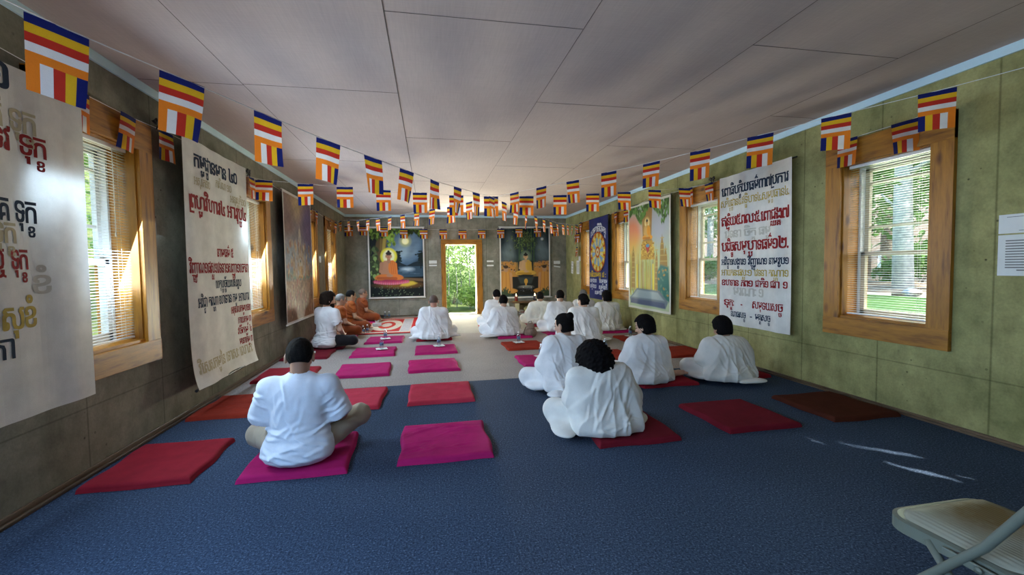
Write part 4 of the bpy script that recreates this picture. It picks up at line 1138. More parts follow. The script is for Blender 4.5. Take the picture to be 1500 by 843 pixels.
for sg in (-1, 1):
    cx = .5 + sg * .38
    p.poly([(cx - .13, .09 * asp), (cx - .11, .34 * asp), (cx, .40 * asp), (cx + .11, .34 * asp), (cx + .13, .09 * asp)], (.58, .27, .06), soft=.005)
    p.ell(cx - sg * .08, .10 * asp, .14, .05, (.60, .28, .06)); p.line((cx - sg * .09, .34 * asp), (cx - sg * .10, .16 * asp), .03, .025, (.50, .26, .12))
    p.ell(cx, .41 * asp, .045, .06, (.44, .25, .14)); p.ell(cx, .44 * asp, .046, .032, (.06, .035, .02))
    for t in (-.06, 0, .06): p.line((cx + t, .36 * asp), (cx + t * 1.4, .11 * asp), .004, .006, (.40, .16, .03))
for i in range(120):
    sg = r.choice([-1, 1]); p.ell(.5 + sg * (.40 + r.normal() * .05), asp * (.07 + r.normal() * .025), .012, .02, (.05, .075, .035))
e = hang('picture_print', 'dark print of a seated teacher among many orange robed monks, above the low altar', 'picture', 'B', 2.685, .43, .05)
pr = p.sheet(e, 1.46, 2.0, lambda x, z: .005 * math.sin(x * 4), M['print'], .035)
for word, xo, ww in (('ពុទ្ធំ', -.10, .15), ('អរហន្តំ', .09, .20)):
    V, F, w_ = layout(word, .012); mesh_obj('caption_word', [((a / w_ - .5) * ww + xo, -.011, .215 + b * .10) for a, b in V], F, M['ban_ltext'], e)
rod(e, 1.48, 2.0, .014, 'top_rod', 'paper', 0); rod(e, 1.54, 0.0, .014, 'bottom_rod', 'paper', 0)

# golden picture on the right wall
asp = 1.92 / 1.50
W, H = 1.50, 1.93; asp = H / W
p = Paint(170, 218, asp); r = np.random.RandomState(8)
p.grad(np.ones_like(p.x), .45 * asp, .9 * asp, (.42, .50, .30), (.42, .46, .46))
p.ell(.10, .72 * asp, .24, .22, (.75, .24, .10), soft=.20, al=.9); p.ell(.12, .55 * asp, .28, .16, (.72, .45, .08), soft=.2, al=.8); p.ell(.55, .5 * asp, .3, .15, (.45, .55, .25), soft=.2, al=.7)
p.ell(.75, .75 * asp, .2, .2, (.40, .42, .46), soft=.2)
for i in range(150):
    x = r.uniform(.02, .72); h_ = r.uniform(.35, .62) * asp if r.rand() < .5 else r.uniform(.3, .5) * asp
    c = [(.55, .42, .05), (.36, .20, .05), (.30, .40, .08), (.60, .50, .12), (.20, .10, .03)][r.randint(5)]
    p.line((x, asp * r.uniform(.12, .2)), (x + r.normal() * .012, h_), .007, .003, c, al=.85)
for x in (.24, .62): p.line((x, .2 * asp), (x - .01, .42 * asp), .016, .014, (.75, .60, .03))
for x, y, w_ in ((.12, .60, .035), (.83, .68, .04), (.90, .58, .03), (.70, .55, .03)):
    p.poly([(x - w_ * 1.6, .2 * asp), (x - w_, y * asp * .85), (x, y * asp), (x + w_, y * asp * .85), (x + w_ * 1.6, .2 * asp)], (.34, .20, .05), soft=.01)
    for q in np.arange(.25, y, .05): p.line((x - w_, q * asp), (x + w_, q * asp), .005, .005, (.5, .36, .10))
p.poly([(.74, .14 * asp), (.72, .36 * asp), (.80, .42 * asp), (.95, .40 * asp), (.98, .1 * asp)], (.04, .16, .13), soft=.02)
for i in range(26): p.ell(r.uniform(.75, .96), asp * r.uniform(.12, .4), .02, .012, (.10, .24, .17) if r.rand() < .6 else (.42, .26, .06), r.uniform(-1, 1))
p.poly([(.36, .88 * asp), (.40, .62 * asp), (.40, .58 * asp), (.60, .58 * asp), (.58, .70 * asp), (.60, .98 * asp), (.42, .98 * asp)], (.36, .20, .06), soft=.01)
p.poly([(.34, .47 * asp), (.38, .64 * asp), (.60, .64 * asp), (.66, .47 * asp)], (.50, .28, .04), soft=.01)
for i in range(70): p.ell(r.uniform(.36, .64), asp * r.uniform(.47, .63), .014, .008, (.70, .48, .08) if r.rand() < .6 else (.28, .12, .02))
p.poly([(.44, .60 * asp), (.56, .60 * asp), (.50, .52 * asp)], (.45, .06, .04)); p.ell(.5, .595 * asp, .035, .02, (.10, .30, .42))
p.figure(.49, .655 * asp, .24, (.62, .36, .10), (.74, .32, .03), (.5, .18, .02), (.03, .02, .015), ((.55, .36, .10), (.80, .66, .30)))
for i in range(420):
    x = r.uniform(0, 1); lim = .86 + .07 * math.sin(x * 13) - (.06 if .38 < x < .6 else 0) * -1
    y = asp * r.uniform(min(lim, .96), 1.0)
    g = r.choice([.35, .6, 1.0]); p.leaf(x, y, r.uniform(.012, .022), (.12 * g, .26 * g, .05 * g), r.uniform(-.6, .6))
p.poly([(.03, .10 * asp), (.22, .20 * asp), (.78, .19 * asp), (.95, .10 * asp), (.90, .04 * asp), (.06, .05 * asp)], (.15, .19, .21), soft=.01)
p.poly([(.08, .11 * asp), (.24, .185 * asp), (.74, .175 * asp), (.88, .11 * asp)], (.30, .36, .36), soft=.01); p.poly([(.05, .05 * asp), (.9, .045 * asp), (.88, .09 * asp), (.07, .095 * asp)], (.09, .11, .17))
e = hang('picture_print', 'tall glossy golden print of a robed figure under a leafy tree above ruins, right wall', 'picture', 'R', 7.165, .49, .10)
p.sheet(e, W, H, lambda x, z: .010 * math.sin(x * 9 + .6 * math.sin(z * 3)) - .02 * max(0, x - .6), M['print'], .045, (.62, .60, .50)); rod(e, W, H, .010, 'top_rod', 'black', .01)

# dark blue and rose picture on the left wall
W, H = 1.52, 1.97; asp = H / W
p = Paint(170, 218, asp); r = np.random.RandomState(12)
p.grad(np.ones_like(p.x), .5 * asp, asp, (.16, .17, .22), (.16, .085, .06))
p.ell(.45, .93 * asp, .25, .12, (.42, .30, .14), soft=.2, al=.9); p.ell(.85, .75 * asp, .25, .3, (.09, .06, .16), soft=.2, al=.9); p.ell(.12, .75 * asp, .2, .25, (.13, .06, .05), soft=.2, al=.8)
p.ell(.2, .55 * asp, .22, .13, (.20, .25, .30), soft=.15, al=.7); p.ell(.8, .5 * asp, .2, .13, (.12, .18, .28), soft=.15, al=.7); p.ell(.5, .36 * asp, .55, .06, (.10, .17, .11), soft=.06, al=.9)
p.poly([(0, .33 * asp), (1, .33 * asp), (1, 0), (0, 0)], (.22, .125, .07), soft=.03)
p.c *= (1 + .35 * p.wob(18, 2))[..., None]
for x, k, yt in ((.52, .08, .78), (.38, .06, .66), (.66, .06, .66), (.28, .05, .58), (.76, .05, .58), (.52, .10, .62)):
    c = (.34, .30, .28) if yt > .6 else (.30, .20, .11)
    p.poly([(x - k, .36 * asp), (x - k * .7, (yt - .1) * asp), (x, yt * asp), (x + k * .7, (yt - .1) * asp), (x + k, .36 * asp)], c, soft=.02, al=.8)
    p.ell(x, (yt - .07) * asp, k * .4, k * .55, (.42, .34, .26), al=.9)
for i in range(210):
    x = r.uniform(.05, .95); y = asp * r.uniform(.05, .62); k = r.uniform(.012, .03)
    c = [(.34, .20, .10), (.24, .13, .08), (.38, .28, .17), (.15, .09, .06), (.28, .10, .07)][r.randint(5)]
    p.ell(x, y, k * .8, k * 1.3, c, al=.8); p.ell(x, y + k * 1.4, k * .45, k * .5, (.33, .22, .14), al=.8)
for x in (.52,): p.figure(x, .34 * asp, .20, (.40, .28, .16), (.44, .24, .08), (.3, .14, .05), (.03, .02, .02), ((.36, .34, .30), (.42, .40, .34)))
p.c *= (1 + .2 * p.wob(60, 6))[..., None]
e = hang('picture_print', 'tall dark print in rose and blue crowded with figures, left wall between two windows', 'picture', 'L', 7.565, .49, .11)
p.sheet(e, W, H, lambda x, z: .006 * math.sin(x * 4), M['print'], .04, (.55, .53, .48)); rod(e, W, H, .010, 'top_rod', 'paper', .01); rod(e, W, 0, .012, 'bottom_rod', 'paper', 0)

# blue banner with a wheel on the right wall
W, H = 1.16, 1.87; asp = H / W
e = hang('wheel_banner', 'dark blue banner with a gold wheel and white lettering on the right wall', 'banner', 'R', 9.47, .53, .10)
wv = lambda x, z: .008 * math.sin(x * 8)
s = Sheet(W, H, wv, 24, 40)
s.mb.cur = 0
s.line('សម្មាទិដ្ឋិមគ្គ', 1, .0, H * .83, .92, .13, .035, arc=.11)
s.line('អរិយមគ្គ ៨ :', 2, -.04, H * .275, .98, .10, .035)
s.line('សម្មាវាចា', 1, -.30, H * .205, .44, .08, .03); s.line('សម្មាកម្ម', 1, .30, H * .205, .46, .08, .03)
s.line('សម្មាវាយ', 1, -.31, H * .135, .42, .08, .03); s.line('សម្មាសតិ', 1, .28, H * .13, .48, .08, .03)
s.line('សមាធិ', 1, .0, H * .06, .36, .08, .03)
s.mb.build('banner_cloth', [M['ban_blue'], M['ban_ltext'], M['ban_lemon']], e)
M['wheel_red'] = plain('orange_red_print', (0.45, 0.09, 0.02), .8, .2); M['wheel_pale'] = plain('pale_gold_print', (0.62, 0.55, 0.28), .8, .2); M['wheel_sky'] = plain('sky_print', (0.22, 0.36, 0.50), .8, .2)
wm = MB(); cz = H * .58; R0 = .46; y0 = -.0125
def sector(r0, r1, a0, a1, m, dy=0.0):
    n = max(2, int((a1 - a0) / .12)); v = []
    for k in range(n + 1):
        a = a0 + (a1 - a0) * k / n
        for q in (r0, r1):
            x, z = q * math.cos(a), cz + q * math.sin(a); v.append((x, y0 + dy * 1.5, z))
    wm.mat(m).add(v, [(2 * k, 2 * k + 1, 2 * k + 3, 2 * k + 2) for k in range(n)])
sector(.0, R0, 0, 2 * PI, 0); sector(R0 - .03, R0, 0, 2 * PI, 1, -.001)
for k in range(24): sector(R0 - .12, R0 - .03, k * PI / 12, k * PI / 12 + .13, 1 if k % 2 else 2, -.001)
for k in range(8):
    sector(.14, R0 - .13, k * PI / 4, k * PI / 4 + .36, 3, -.001); sector(.16, R0 - .16, k * PI / 4 + .46, k * PI / 4 + .72, 2, -.001)
sector(.0, .13, 0, 2 * PI, 1, -.001); sector(.03, .085, 0, 2 * PI, 2, -.002)
wm.build('wheel_emblem', [M['ban_lemon'], M['wheel_red'], M['wheel_pale'], M['wheel_sky']], e); rod(e, W, H, .012, 'top_rod', 'black', .012)

# ------------------------------------------------------------------ notices and the switch
def notice(side, a, z, w, h, label, group, lines=5, tilt=0, slots=None):
    e = hang('paper_notice', label, 'notice', side, a, z - h / 2, .004, group)
    mb = MB(); mb.box(-w / 2, w / 2, -.001, .001, 0, h); mb.mat(1)
    for k in range(lines):
        zz = h * (.86 - .72 * k / max(1, lines - 1)); ww = w * (.38 if k < lines - 1 else .2)
        mb.box(-ww, ww, -.0016, -.001, zz - h * .018, zz + h * .012)
    o = mb.build('sheet', [M['paper'], M['ink']], e)
    e.rotation_euler.y = tilt
    return e
notice('R', 2.19, 1.535, .36, .13, 'upper of two white printed papers taped on the right wall nearest the camera', 'papers on the right wall', 2)
notice('R', 2.20, 1.32, .34, .28, 'lower of two white printed papers taped on the right wall nearest the camera', 'papers on the right wall', 12)
notice('B', .11, 1.47, .21, .085, 'white slip on the back wall left of the door, upper of its pair', 'slips on the back wall', 3)
notice('B', .11, 1.375, .21, .035, 'white slip on the back wall left of the door, lower of its pair', 'slips on the back wall', 1)
notice('B', 1.69, 1.475, .19, .045, 'white slip between the back door and altar picture, upper of its pair', 'slips on the back wall', 1)
notice('B', 1.69, 1.355, .19, .04, 'white slip between the back door and altar picture, lower of its pair', 'slips on the back wall', 1)
notice('B', 3.63, 1.42, .19, .085, 'white slip right of the altar picture near the corner, upper of its pair', 'slips on the back wall', 3)
notice('B', 3.63, 1.30, .19, .035, 'crooked white slip right of the altar picture near the corner, lower of its pair', 'slips on the back wall', 1, .15)
notice('R', 11.62, 1.27, .17, .34, 'narrow torn white paper on the right wall closest to the back corner', 'papers by the back corner', 4, .12)
notice('R', 11.13, 1.27, .22, .36, 'white sheet on the right wall left of the last window, lower one', 'papers by the back corner', 9)
notice('R', 11.00, 1.50, .14, .13, 'small white sheet on the right wall left of the last window, upper one', 'papers by the back corner', 3)
e = hang('light_switch', 'white light switch plate on the left wall between the last two windows', 'switch', 'L', 9.36, 1.50, .004)
MB().box(-.055, .055, -.006, .002, -.06, .07, .003).build('plate', M['paper'], e); MB().box(-.012, .012, -.016, -.005, -.018, .02, .002).build('rocker', M['white_paint'], e)

# ------------------------------------------------------------------ flag bunting
FW_, FH_ = .185, .25
FLAGC = [('flag_blue', (.012, .018, .13)), ('flag_yellow', (.72, .42, .02)), ('flag_red', (.50, .035, .022)), ('flag_white', (.74, .72, .72)), ('flag_orange', (.80, .22, .022))]
for k, c in FLAGC: M[k] = cloth(k, c, trans=.42, weave=400)
def flag_mesh(w, h, flip, seed, curl=0.0, swing=0.0):
    """blue, yellow, red, white, orange bands, then a row of the same five colours upright below"""
    r = random.Random(seed); mb = MB(); a0, ph = r.uniform(.004, .013), r.uniform(0, 6)
    def P(u, v):      # u 0..1 across, v 0..1 down
        y = a0 * math.sin(u * 5 + ph) * (0.2 + v) + curl * v * v * (u if not flip else 1 - u) + swing * v
        x = (u - .5) * w * (1 - .06 * v * abs(math.sin(ph)))
        return (x, y, -v * h * (1 - .02 * math.sin(ph + u * 3)))
    top = .60; N = 8
    for k in range(5):
        v0, v1 = top * k / 5, top * (k + 1) / 5; vs = []; fs = []
        for i in range(N + 1):
            for q in (v0, (v0 + v1) / 2, v1): vs.append(P(i / N, q))
        for i in range(N):
            for q in (0, 1): fs.append((3 * i + q, 3 * i + q + 1, 3 * i + q + 4, 3 * i + q + 3))
        mb.mat(k).add(vs, fs)
    order = [4, 3, 2, 1, 0] if not flip else [0, 1, 2, 3, 4]
    for k in range(5):
        vs = []; fs = []
        for i in range(4):
            for q in range(6): vs.append(P((k + i / 3) / 5, top + (1 - top) * q / 5))
        for i in range(3):
            for q in range(5): fs.append((6 * i + q, 6 * i + q + 1, 6 * i + q + 7, 6 * i + q + 6))
        mb.mat(order[k]).add(vs, fs)
    return mb
def bunting(label, path, flags, flip, seed, size=(FW_, FH_), group='flag buntings strung across the hall'):
    """path: points of the cord; flags: list of (x, y, z, heading) at the middle of each flag's upper edge"""
    o = path[0]; root = empty('flag_bunting', o); tag(root, label, 'bunting', group)
    rel = [tuple(a - b for a, b in zip(q, o)) for q in path]
    MB().tube(rel, .0022, 6).build('cord', M['cordwhite'], root)
    for i, (x, y, z, hd) in enumerate(flags):
        rr = random.Random(seed * 100 + i)
        f = flag_mesh(size[0] * rr.uniform(.95, 1.06), size[1] * rr.uniform(.96, 1.04), flip, seed * 100 + i, rr.uniform(-.03, .03), rr.uniform(-.03, .03)).build('flag', [M[k] for k, _ in FLAGC], root, smooth=True)
        f.location = (x - o[0], y - o[1], z - o[2]); f.rotation_euler = (0, 0, hd + rr.uniform(-.12, .12))
    return root
def strung(P0, P1, ss, zs, s0, s1, z0, z1):
    P0 = np.array(P0); d = np.array(P1) - P0; L = np.hypot(*d); d = d / L; hd = math.atan2(d[1], d[0])
    S = [s0] + list(ss) + [s1]; Z = [z0] + list(zs) + [z1]
    path = [(P0[0] + d[0] * a, P0[1] + d[1] * a, b) for a, b in zip(S, Z)]
    fl_ = [(P0[0] + d[0] * a, P0[1] + d[1] * a, b, hd) for a, b in zip(ss, zs)]
    return path, fl_
sA = [.125, .54, .975, 1.42, 1.86, 2.31, 2.77, 3.25, 3.72, 4.19, 4.65, 5.14, 5.64, 6.16, 6.70, 7.21, 7.74, 8.28, 8.78, 9.3, 9.8]
zA = [2.14, 2.125, 2.105, 2.09, 2.09, 2.09, 2.09, 2.11, 2.13, 2.155, 2.15, 2.14, 2.13, 2.13, 2.145, 2.155, 2.165, 2.2, 2.23, 2.27, 2.31]
pa, fa = strung((-1.3, 1.7), (3.91, 10.85), sA, zA, -1.68, 10.5, 2.34, 2.38)
bunting('string of striped flags running from near left wall to the far right corner', pa, fa, False, 1)
sB = [.28, .80, 1.30, 1.79, 2.27, 2.77, 3.27, 3.77, 4.27, 4.78, 5.28, 5.78, 6.32, 6.85, 7.38, 7.89, 8.43, 8.92, 9.44, 10.0, 10.5]
zB = [2.355, 2.34, 2.32, 2.30, 2.285, 2.28, 2.265, 2.27, 2.27, 2.265, 2.27, 2.26, 2.28, 2.285, 2.29, 2.30, 2.325, 2.355, 2.375, 2.43, 2.45]
pb, fb_ = strung((3.3, 2.0), (-2.15, 11.2), sB, zB, -1.15, 10.68, 2.44, 2.46)
bunting('string of striped flags running from near right wall to the far left corner', pb, [(x, y, z, h + PI) for x, y, z, h in fb_], True, 2)
sC = [.23, .70, 1.155, 1.615, 2.06, 2.515, 2.96, 3.425, 3.875, 4.325, 4.765, 5.205, 5.64]
zC = [2.375, 2.335, 2.305, 2.275, 2.245, 2.215, 2.205, 2.215, 2.235, 2.26, 2.285, 2.315, 2.345]
pc, fc_ = strung((-2.15, 5.75), (3.91, 5.5), sC, zC, .03, 6.04, 2.42, 2.42)
bunting('string of striped flags hung straight across mid room between the side windows', pc, fc_, True, 3)
xl = LW + .05
bunting('short string of striped flags along the head of the nearest left windows', [(xl, 2.4, 2.44), (xl, 3.17, 2.41), (xl, 3.62, 2.41), (xl, 4.12, 2.44), (xl, 5.5, 2.46)],
        [(xl + .02, 3.17, 2.41, PI / 2), (xl + .02, 3.62, 2.41, PI / 2), (xl + .02, 4.07, 2.43, PI / 2)], True, 4)
bunting('short string of striped flags along the head of the far left windows', [(xl, 5.6, 2.45), (xl, 5.81, 2.42), (xl, 6.6, 2.47), (xl, 8.47, 2.41), (xl, 8.95, 2.41), (xl, 10.1, 2.36), (xl, 10.7, 2.385), (xl, 11.0, 2.4)],
        [(xl + .02, y, z, PI / 2) for y, z in ((5.81, 2.42), (8.47, 2.41), (8.95, 2.415), (10.1, 2.36), (10.68, 2.385))], True, 5)
xr = RW - .05
bunting('short string of striped flags at the head of the nearest right window', [(xr, 2.72, 2.45), (xr, 2.96, 2.435), (xr, 3.45, 2.435), (xr, 3.75, 2.40)],
        [(xr - .02, 2.96, 2.435, -PI / 2), (xr - .02, 3.45, 2.435, -PI / 2)], True, 6)
bunting('short string of striped flags along the heads of the far right windows', [(xr, 5.35, 2.42), (xr, 5.5, 2.42), (xr, 5.97, 2.435), (xr, 7.0, 2.47), (xr, 8.08, 2.41), (xr, 8.58, 2.41), (xr, 10.1, 2.42), (xr, 10.9, 2.42)],
        [(xr - .02, y, z, -PI / 2) for y, z in ((5.5, 2.42), (5.97, 2.435), (8.08, 2.41), (8.58, 2.41), (10.75, 2.42))], True, 7)
yb = BW - .11
bunting('string of striped flags along the back wall above the door and pictures', [(LW + .03, yb, 2.44), (-1.67, yb, 2.445), (-.64, yb, 2.36), (.92, yb, 2.335), (1.98, yb, 2.365), (3.03, yb, 2.40), (RW - .03, yb, 2.46)],
        [(x, yb - .02, z, 0) for x, z in ((-2.03, 2.42), (-1.67, 2.435), (-1.15, 2.41), (-.64, 2.355), (-.12, 2.35), (.40, 2.345), (.92, 2.335), (1.45, 2.345), (1.98, 2.365), (2.50, 2.39), (3.03, 2.40), (3.55, 2.42))], True, 8, (.205, .25))
bunting('bunched end of a flag string hanging down the right wall by the last window', [(xr, 11.0, 2.42), (xr - .01, 10.98, 2.0), (xr - .01, 10.97, 1.55)],
        [(xr - .03, 11.0, 2.36, -PI / 2), (xr - .04, 10.95, 2.16, -1.1), (xr - .03, 11.02, 2.12, -2.2), (xr - .03, 10.98, 1.80, -PI / 2)], True, 9, (.17, .24))
# dark bows that hold the cords
for (x, y, z, lab) in ((LW + .06, 3.98, 2.47, 'small black ribbon bow at the head of the nearest left window'), (LW + .06, 5.74, 2.47, 'small black ribbon bow above the second left window'),
                       (LW + .06, 8.42, 2.47, 'small black ribbon bow at the head of the left window beside the dark picture'), (RW - .06, 5.45, 2.47, 'small black ribbon bow at the head of the right window beside the lettered banner')):
    mb = MB()
    for a in (-1, 1):
        mb.tube([(0, 0, 0), (.01, a * .035, .02), (.0, a * .06, .0), (.01, a * .03, -.018), (0, 0, 0)], [.006, .011, .010, .010, .006], 7)
        mb.tube([(0, 0, 0), (.012, a * .02, -.03), (.008, a * .035, -.06)], [.006, .007, .004], 6)
    mb.lathe([(.004, -.012), (.012, -.006), (.012, .006), (.004, .012)], (0, 0, 0), 8)
    o = mb.build('ribbon_bow', M['black'], smooth=True, loc=(x, y, z)); tag(o, lab, 'bow', 'bows holding the flag cords')
bpy.data.objects.remove(_fo)
# ------------------------------------------------------------------ rug and floor mats
MATC = {'crimson': (0.40, 0.014, 0.115), 'magenta': (0.37, 0.016, 0.115), 'red': (0.25, 0.014, 0.025), 'rust': (0.27, 0.030, 0.016), 'maroon': (0.15, 0.010, 0.020), 'brown': (0.07, 0.018, 0.010), 'rose': (0.44, 0.035, 0.065)}
for k, c in MATC.items(): M['mat_' + k] = cloth('mat_' + k, c, rough=.85, weave=350, sheen=.0, var=.12)
MAT_H = .038
def floor_mat(x, y, label, color, w=.64, d=.67, rot=0.0, seed=1, wr=.5, h=MAT_H, group='floor mats set out in rows'):
    n = 64; r = np.random.RandomState(seed)
    u, v = np.meshgrid(np.linspace(-1, 1, n), np.linspace(-1, 1, n))
    # border ring pulled tight round a padded slab
    ku = np.sign(u) * (1 - (1 - abs(u)) ** 1.25); kv = np.sign(v) * (1 - (1 - abs(v)) ** 1.25)
    X = ku * w / 2; Y = kv * d / 2
    e = np.minimum(1 - abs(ku), 1 - abs(kv)) * .33
    Z = h * np.clip(1 - (1 - np.clip(e / .035, 0, 1)) ** 2.6, 0, 1) ** .5
    a = r.uniform(-.45, .45)
    fold = creases(X, Y, r, int(5 + 14 * wr), (-w * .42, w * .42), (-d * .42, d * .42), (a - .35, a + .35), (.14, .42), .012, .0055 * min(wr, 1.2)) + creases(X, Y, r, int(8 * wr), (-w * .4, w * .4), (-d * .4, d * .4), (a + .4, a + 1.3), (.06, .18), .009, .004)
    Z = Z + (fold + .003 * wr * wob(X, Y, 0 * X, seed, 12)) * np.clip(e / .03, 0, 1)
    X += r.uniform(.003, .010) * np.sin(Y * 14 + r.uniform(0, 6)) * abs(ku); Y += r.uniform(.003, .010) * np.sin(X * 13 + r.uniform(0, 6)) * abs(kv)
    sk = r.uniform(-.04, .04); X = X + sk * Y
    Zb = np.zeros_like(Z) + .002
    V = np.concatenate([np.stack([X, Y, Z + .002], -1).reshape(-1, 3), np.stack([X, Y, Zb], -1).reshape(-1, 3)])
    i = np.arange(n * n).reshape(n, n)
    F = [tuple(q) for q in np.stack([i[:-1, :-1], i[:-1, 1:], i[1:, 1:], i[1:, :-1]], -1).reshape(-1, 4)]
    b = n * n
    F += [(b + q[3], b + q[2], b + q[1], b + q[0]) for q in F]
    ring = list(i[0, :]) + list(i[1:, -1]) + list(i[-1, -2::-1]) + list(i[-2:0, 0])
    for k in range(len(ring)):
        p, q = ring[k], ring[(k + 1) % len(ring)]; F.append((b + p, b + q, q, p))
    o = mesh_obj('floor_mat', V, F, M['mat_' + color], None, smooth=True, loc=(x, y, 0), rz=rot)
    tag(o, label, 'mat', group); return o

CX = [-1.74, -0.855, 0.09, 1.50, 2.50, 3.50]
RY = [3.21, 4.47, 5.73, 6.95, 8.10, 9.25]
mats = [
    (-1.755, 3.24, 'bright red mat flat against the left wall, nearest the camera', 'red', dict(seed=11, wr=.05, w=.60)),
    (-0.87, 3.17, 'crimson mat under the man in the white short sleeved shirt', 'crimson', dict(seed=12, wr=.7)),
    (0.09, 3.20, 'empty crimson wrinkled mat in the foreground, beside the man in the shirt', 'crimson', dict(seed=13, wr=1.5)),
    (1.48, 3.18, 'dark maroon mat under the curly haired person in white', 'maroon', dict(seed=14, wr=.2)),
    (2.52, 3.22, 'empty dark maroon mat on the blue carpet between curly haired person and right wall', 'maroon', dict(seed=15, wr=.15)),
    (3.50, 3.24, 'dark brown mat against the right wall, nearest the camera', 'brown', dict(seed=16, wr=.3)),
    (-1.76, 4.48, 'crumpled brownish red mat by the left wall, second from the camera', 'rust', dict(seed=17, wr=1.1)),
    (-0.79, 4.45, 'rose red mat partly hidden behind the man in the short sleeved shirt', 'rose', dict(seed=18, wr=.5)),
    (0.09, 4.47, 'empty rose red mat at the carpet seam, behind the big foreground mat', 'rose', dict(seed=19, wr=1.2)),
    (1.49, 4.46, 'red mat under the woman with hair in a top bun', 'red', dict(seed=20, wr=.3)),
    (2.49, 4.50, 'red mat under the short haired woman with one bare foot showing', 'red', dict(seed=21, wr=.3)),
    (3.46, 4.58, 'red mat under the person leaning toward the right wall', 'red', dict(seed=22, wr=.3)),
    (-1.72, 5.70, 'red mat at the left wall beside the pink mats, just past the carpet seam', 'red', dict(seed=23, wr=.4)),
    (-0.83, 5.71, 'magenta wrinkled mat on grey carpet, nearest of the left pink column', 'magenta', dict(seed=24, wr=.8)),
    (0.03, 5.78, 'magenta wrinkled mat on grey carpet, nearest empty one of the middle column', 'crimson', dict(seed=25, wr=.9)),
    (1.49, 5.72, 'magenta mat holding a bottle, just behind the woman with the top bun', 'magenta', dict(seed=26, wr=.5)),
    (2.46, 5.80, 'rust red mat between the short haired woman and the woman with a low knot', 'rust', dict(seed=27, wr=.5)),
    (3.58, 5.80, 'rust red mat against the right wall, past the carpet seam', 'rust', dict(seed=28, wr=.4)),
    (-1.80, 6.98, 'dark maroon mat with a bottle, just behind the bearded man in the tee shirt', 'maroon', dict(seed=29, wr=.2)),
    (-0.855, 6.93, 'magenta mat holding a bottle, middle one of the left pink column', 'magenta', dict(seed=30, wr=.7)),
    (0.08, 6.91, 'magenta mat holding a bottle, right behind the bald man in white', 'magenta', dict(seed=31, wr=.7)),
    (1.49, 6.90, 'rust red wrinkled mat holding a bottle, near the beige handbag', 'rust', dict(seed=32, wr=.9)),
    (2.50, 6.95, 'dark red mat under the woman with a low knot of hair', 'maroon', dict(seed=33, wr=.3)),
    (3.55, 7.02, 'rust red mat holding a bottle, near the right wall', 'rust', dict(seed=34, wr=.4)),
    (-0.80, 8.10, 'magenta mat holding a bottle, farthest of the left pink column, beside the patterned rug', 'magenta', dict(seed=35, wr=.4)),
    (0.07, 8.16, 'red mat under the bald man in white', 'red', dict(seed=36, wr=.3)),
    (1.52, 8.02, 'dark red mat under the woman whose shawl is bunched at the shoulder', 'crimson', dict(seed=37, wr=.3)),
    (2.48, 8.20, 'dark red mat under the woman in a diagonal sash, mid right group', 'crimson', dict(seed=38, wr=.3)),
    (3.52, 8.12, 'dark red mat under the black haired person below the blue wheel banner', 'crimson', dict(seed=39, wr=.3)),
    (1.36, 9.30, 'red mat under the person farthest back, nearest the door', 'red', dict(seed=40, wr=.3)),
    (2.44, 9.42, 'red mat under the person facing the altar', 'red', dict(seed=41, wr=.3)),
    (3.50, 9.35, 'red mat under the grey haired person near the far right corner', 'red', dict(seed=42, wr=.3)),
]
for x, y, lab, c, kw in mats: floor_mat(x, y, lab, c, **kw)
for (x, y, lab, s) in ((-1.70, 8.80, 'dark red mat under the old monk nearest the camera', 51), (-1.68, 9.62, 'dark red mat under the monk in the middle', 52), (-1.62, 11.15, 'dark red mat under the monk in the back corner', 53), (-1.72, 7.72, 'dark mat under the bearded man in the tee shirt', 54)):
    floor_mat(x, y, lab, 'crimson' if s < 54 else 'maroon', seed=s, wr=.3)

def rug():
    p = Paint(150, 200, 2.75 / 1.12); p.seed = 2; A = p.asp; r = np.random.RandomState(4)
    p.c[:] = (.55, .015, .015)
    def rect(x0, x1, y0, y1, c): p.poly([(x0, y0), (x1, y0), (x1, y1), (x0, y1)], c)
    rect(.07, .90, .10, A - .10, (.62, .52, .42)); rect(.20, .70, .22, A - .22, (.52, .02, .018)); rect(.72, .88, .22, A - .22, (.50, .46, .46))
    p.ell(.40, A * .5, .30, A * .34, (.64, .54, .40)); p.ell(.40, A * .5, .17, A * .22, (.54, .04, .02)); p.ell(.40, A * .5, .10, A * .13, (.62, .50, .38))
    for i in range(200):
        x, y = r.uniform(.08, .9), r.uniform(.1, A - .1); p.ell(x, y, .012, .012, [(.35, .10, .06), (.60, .10, .05), (.25, .22, .26)][r.randint(3)], al=.5)
    e = empty('patterned_rug', (-.86, 10.32, .012)); tag(e, 'red and cream patterned rug in front of the monks, left of the door', 'rug')
    p.c = p.c
    o = p.sheet(e, 1.12, 2.75, lambda x, z: 0, M['rug'])
    me = o.data
    co = np.zeros(len(me.vertices) * 3); me.vertices.foreach_get('co', co); co = co.reshape(-1, 3)
    V = np.stack([co[:, 0], co[:, 2] - 1.375, .003 * np.sin(co[:, 2] * 7)], 1); me.vertices.foreach_set('co', V.ravel()); me.update(); o.name = 'pile'
    MB().box(-.56, .56, -1.375, 1.375, -.011, -.004).build('backing', M['mat_red'], e)
M['rug'] = print_mat('woven_rug', .9); rug()

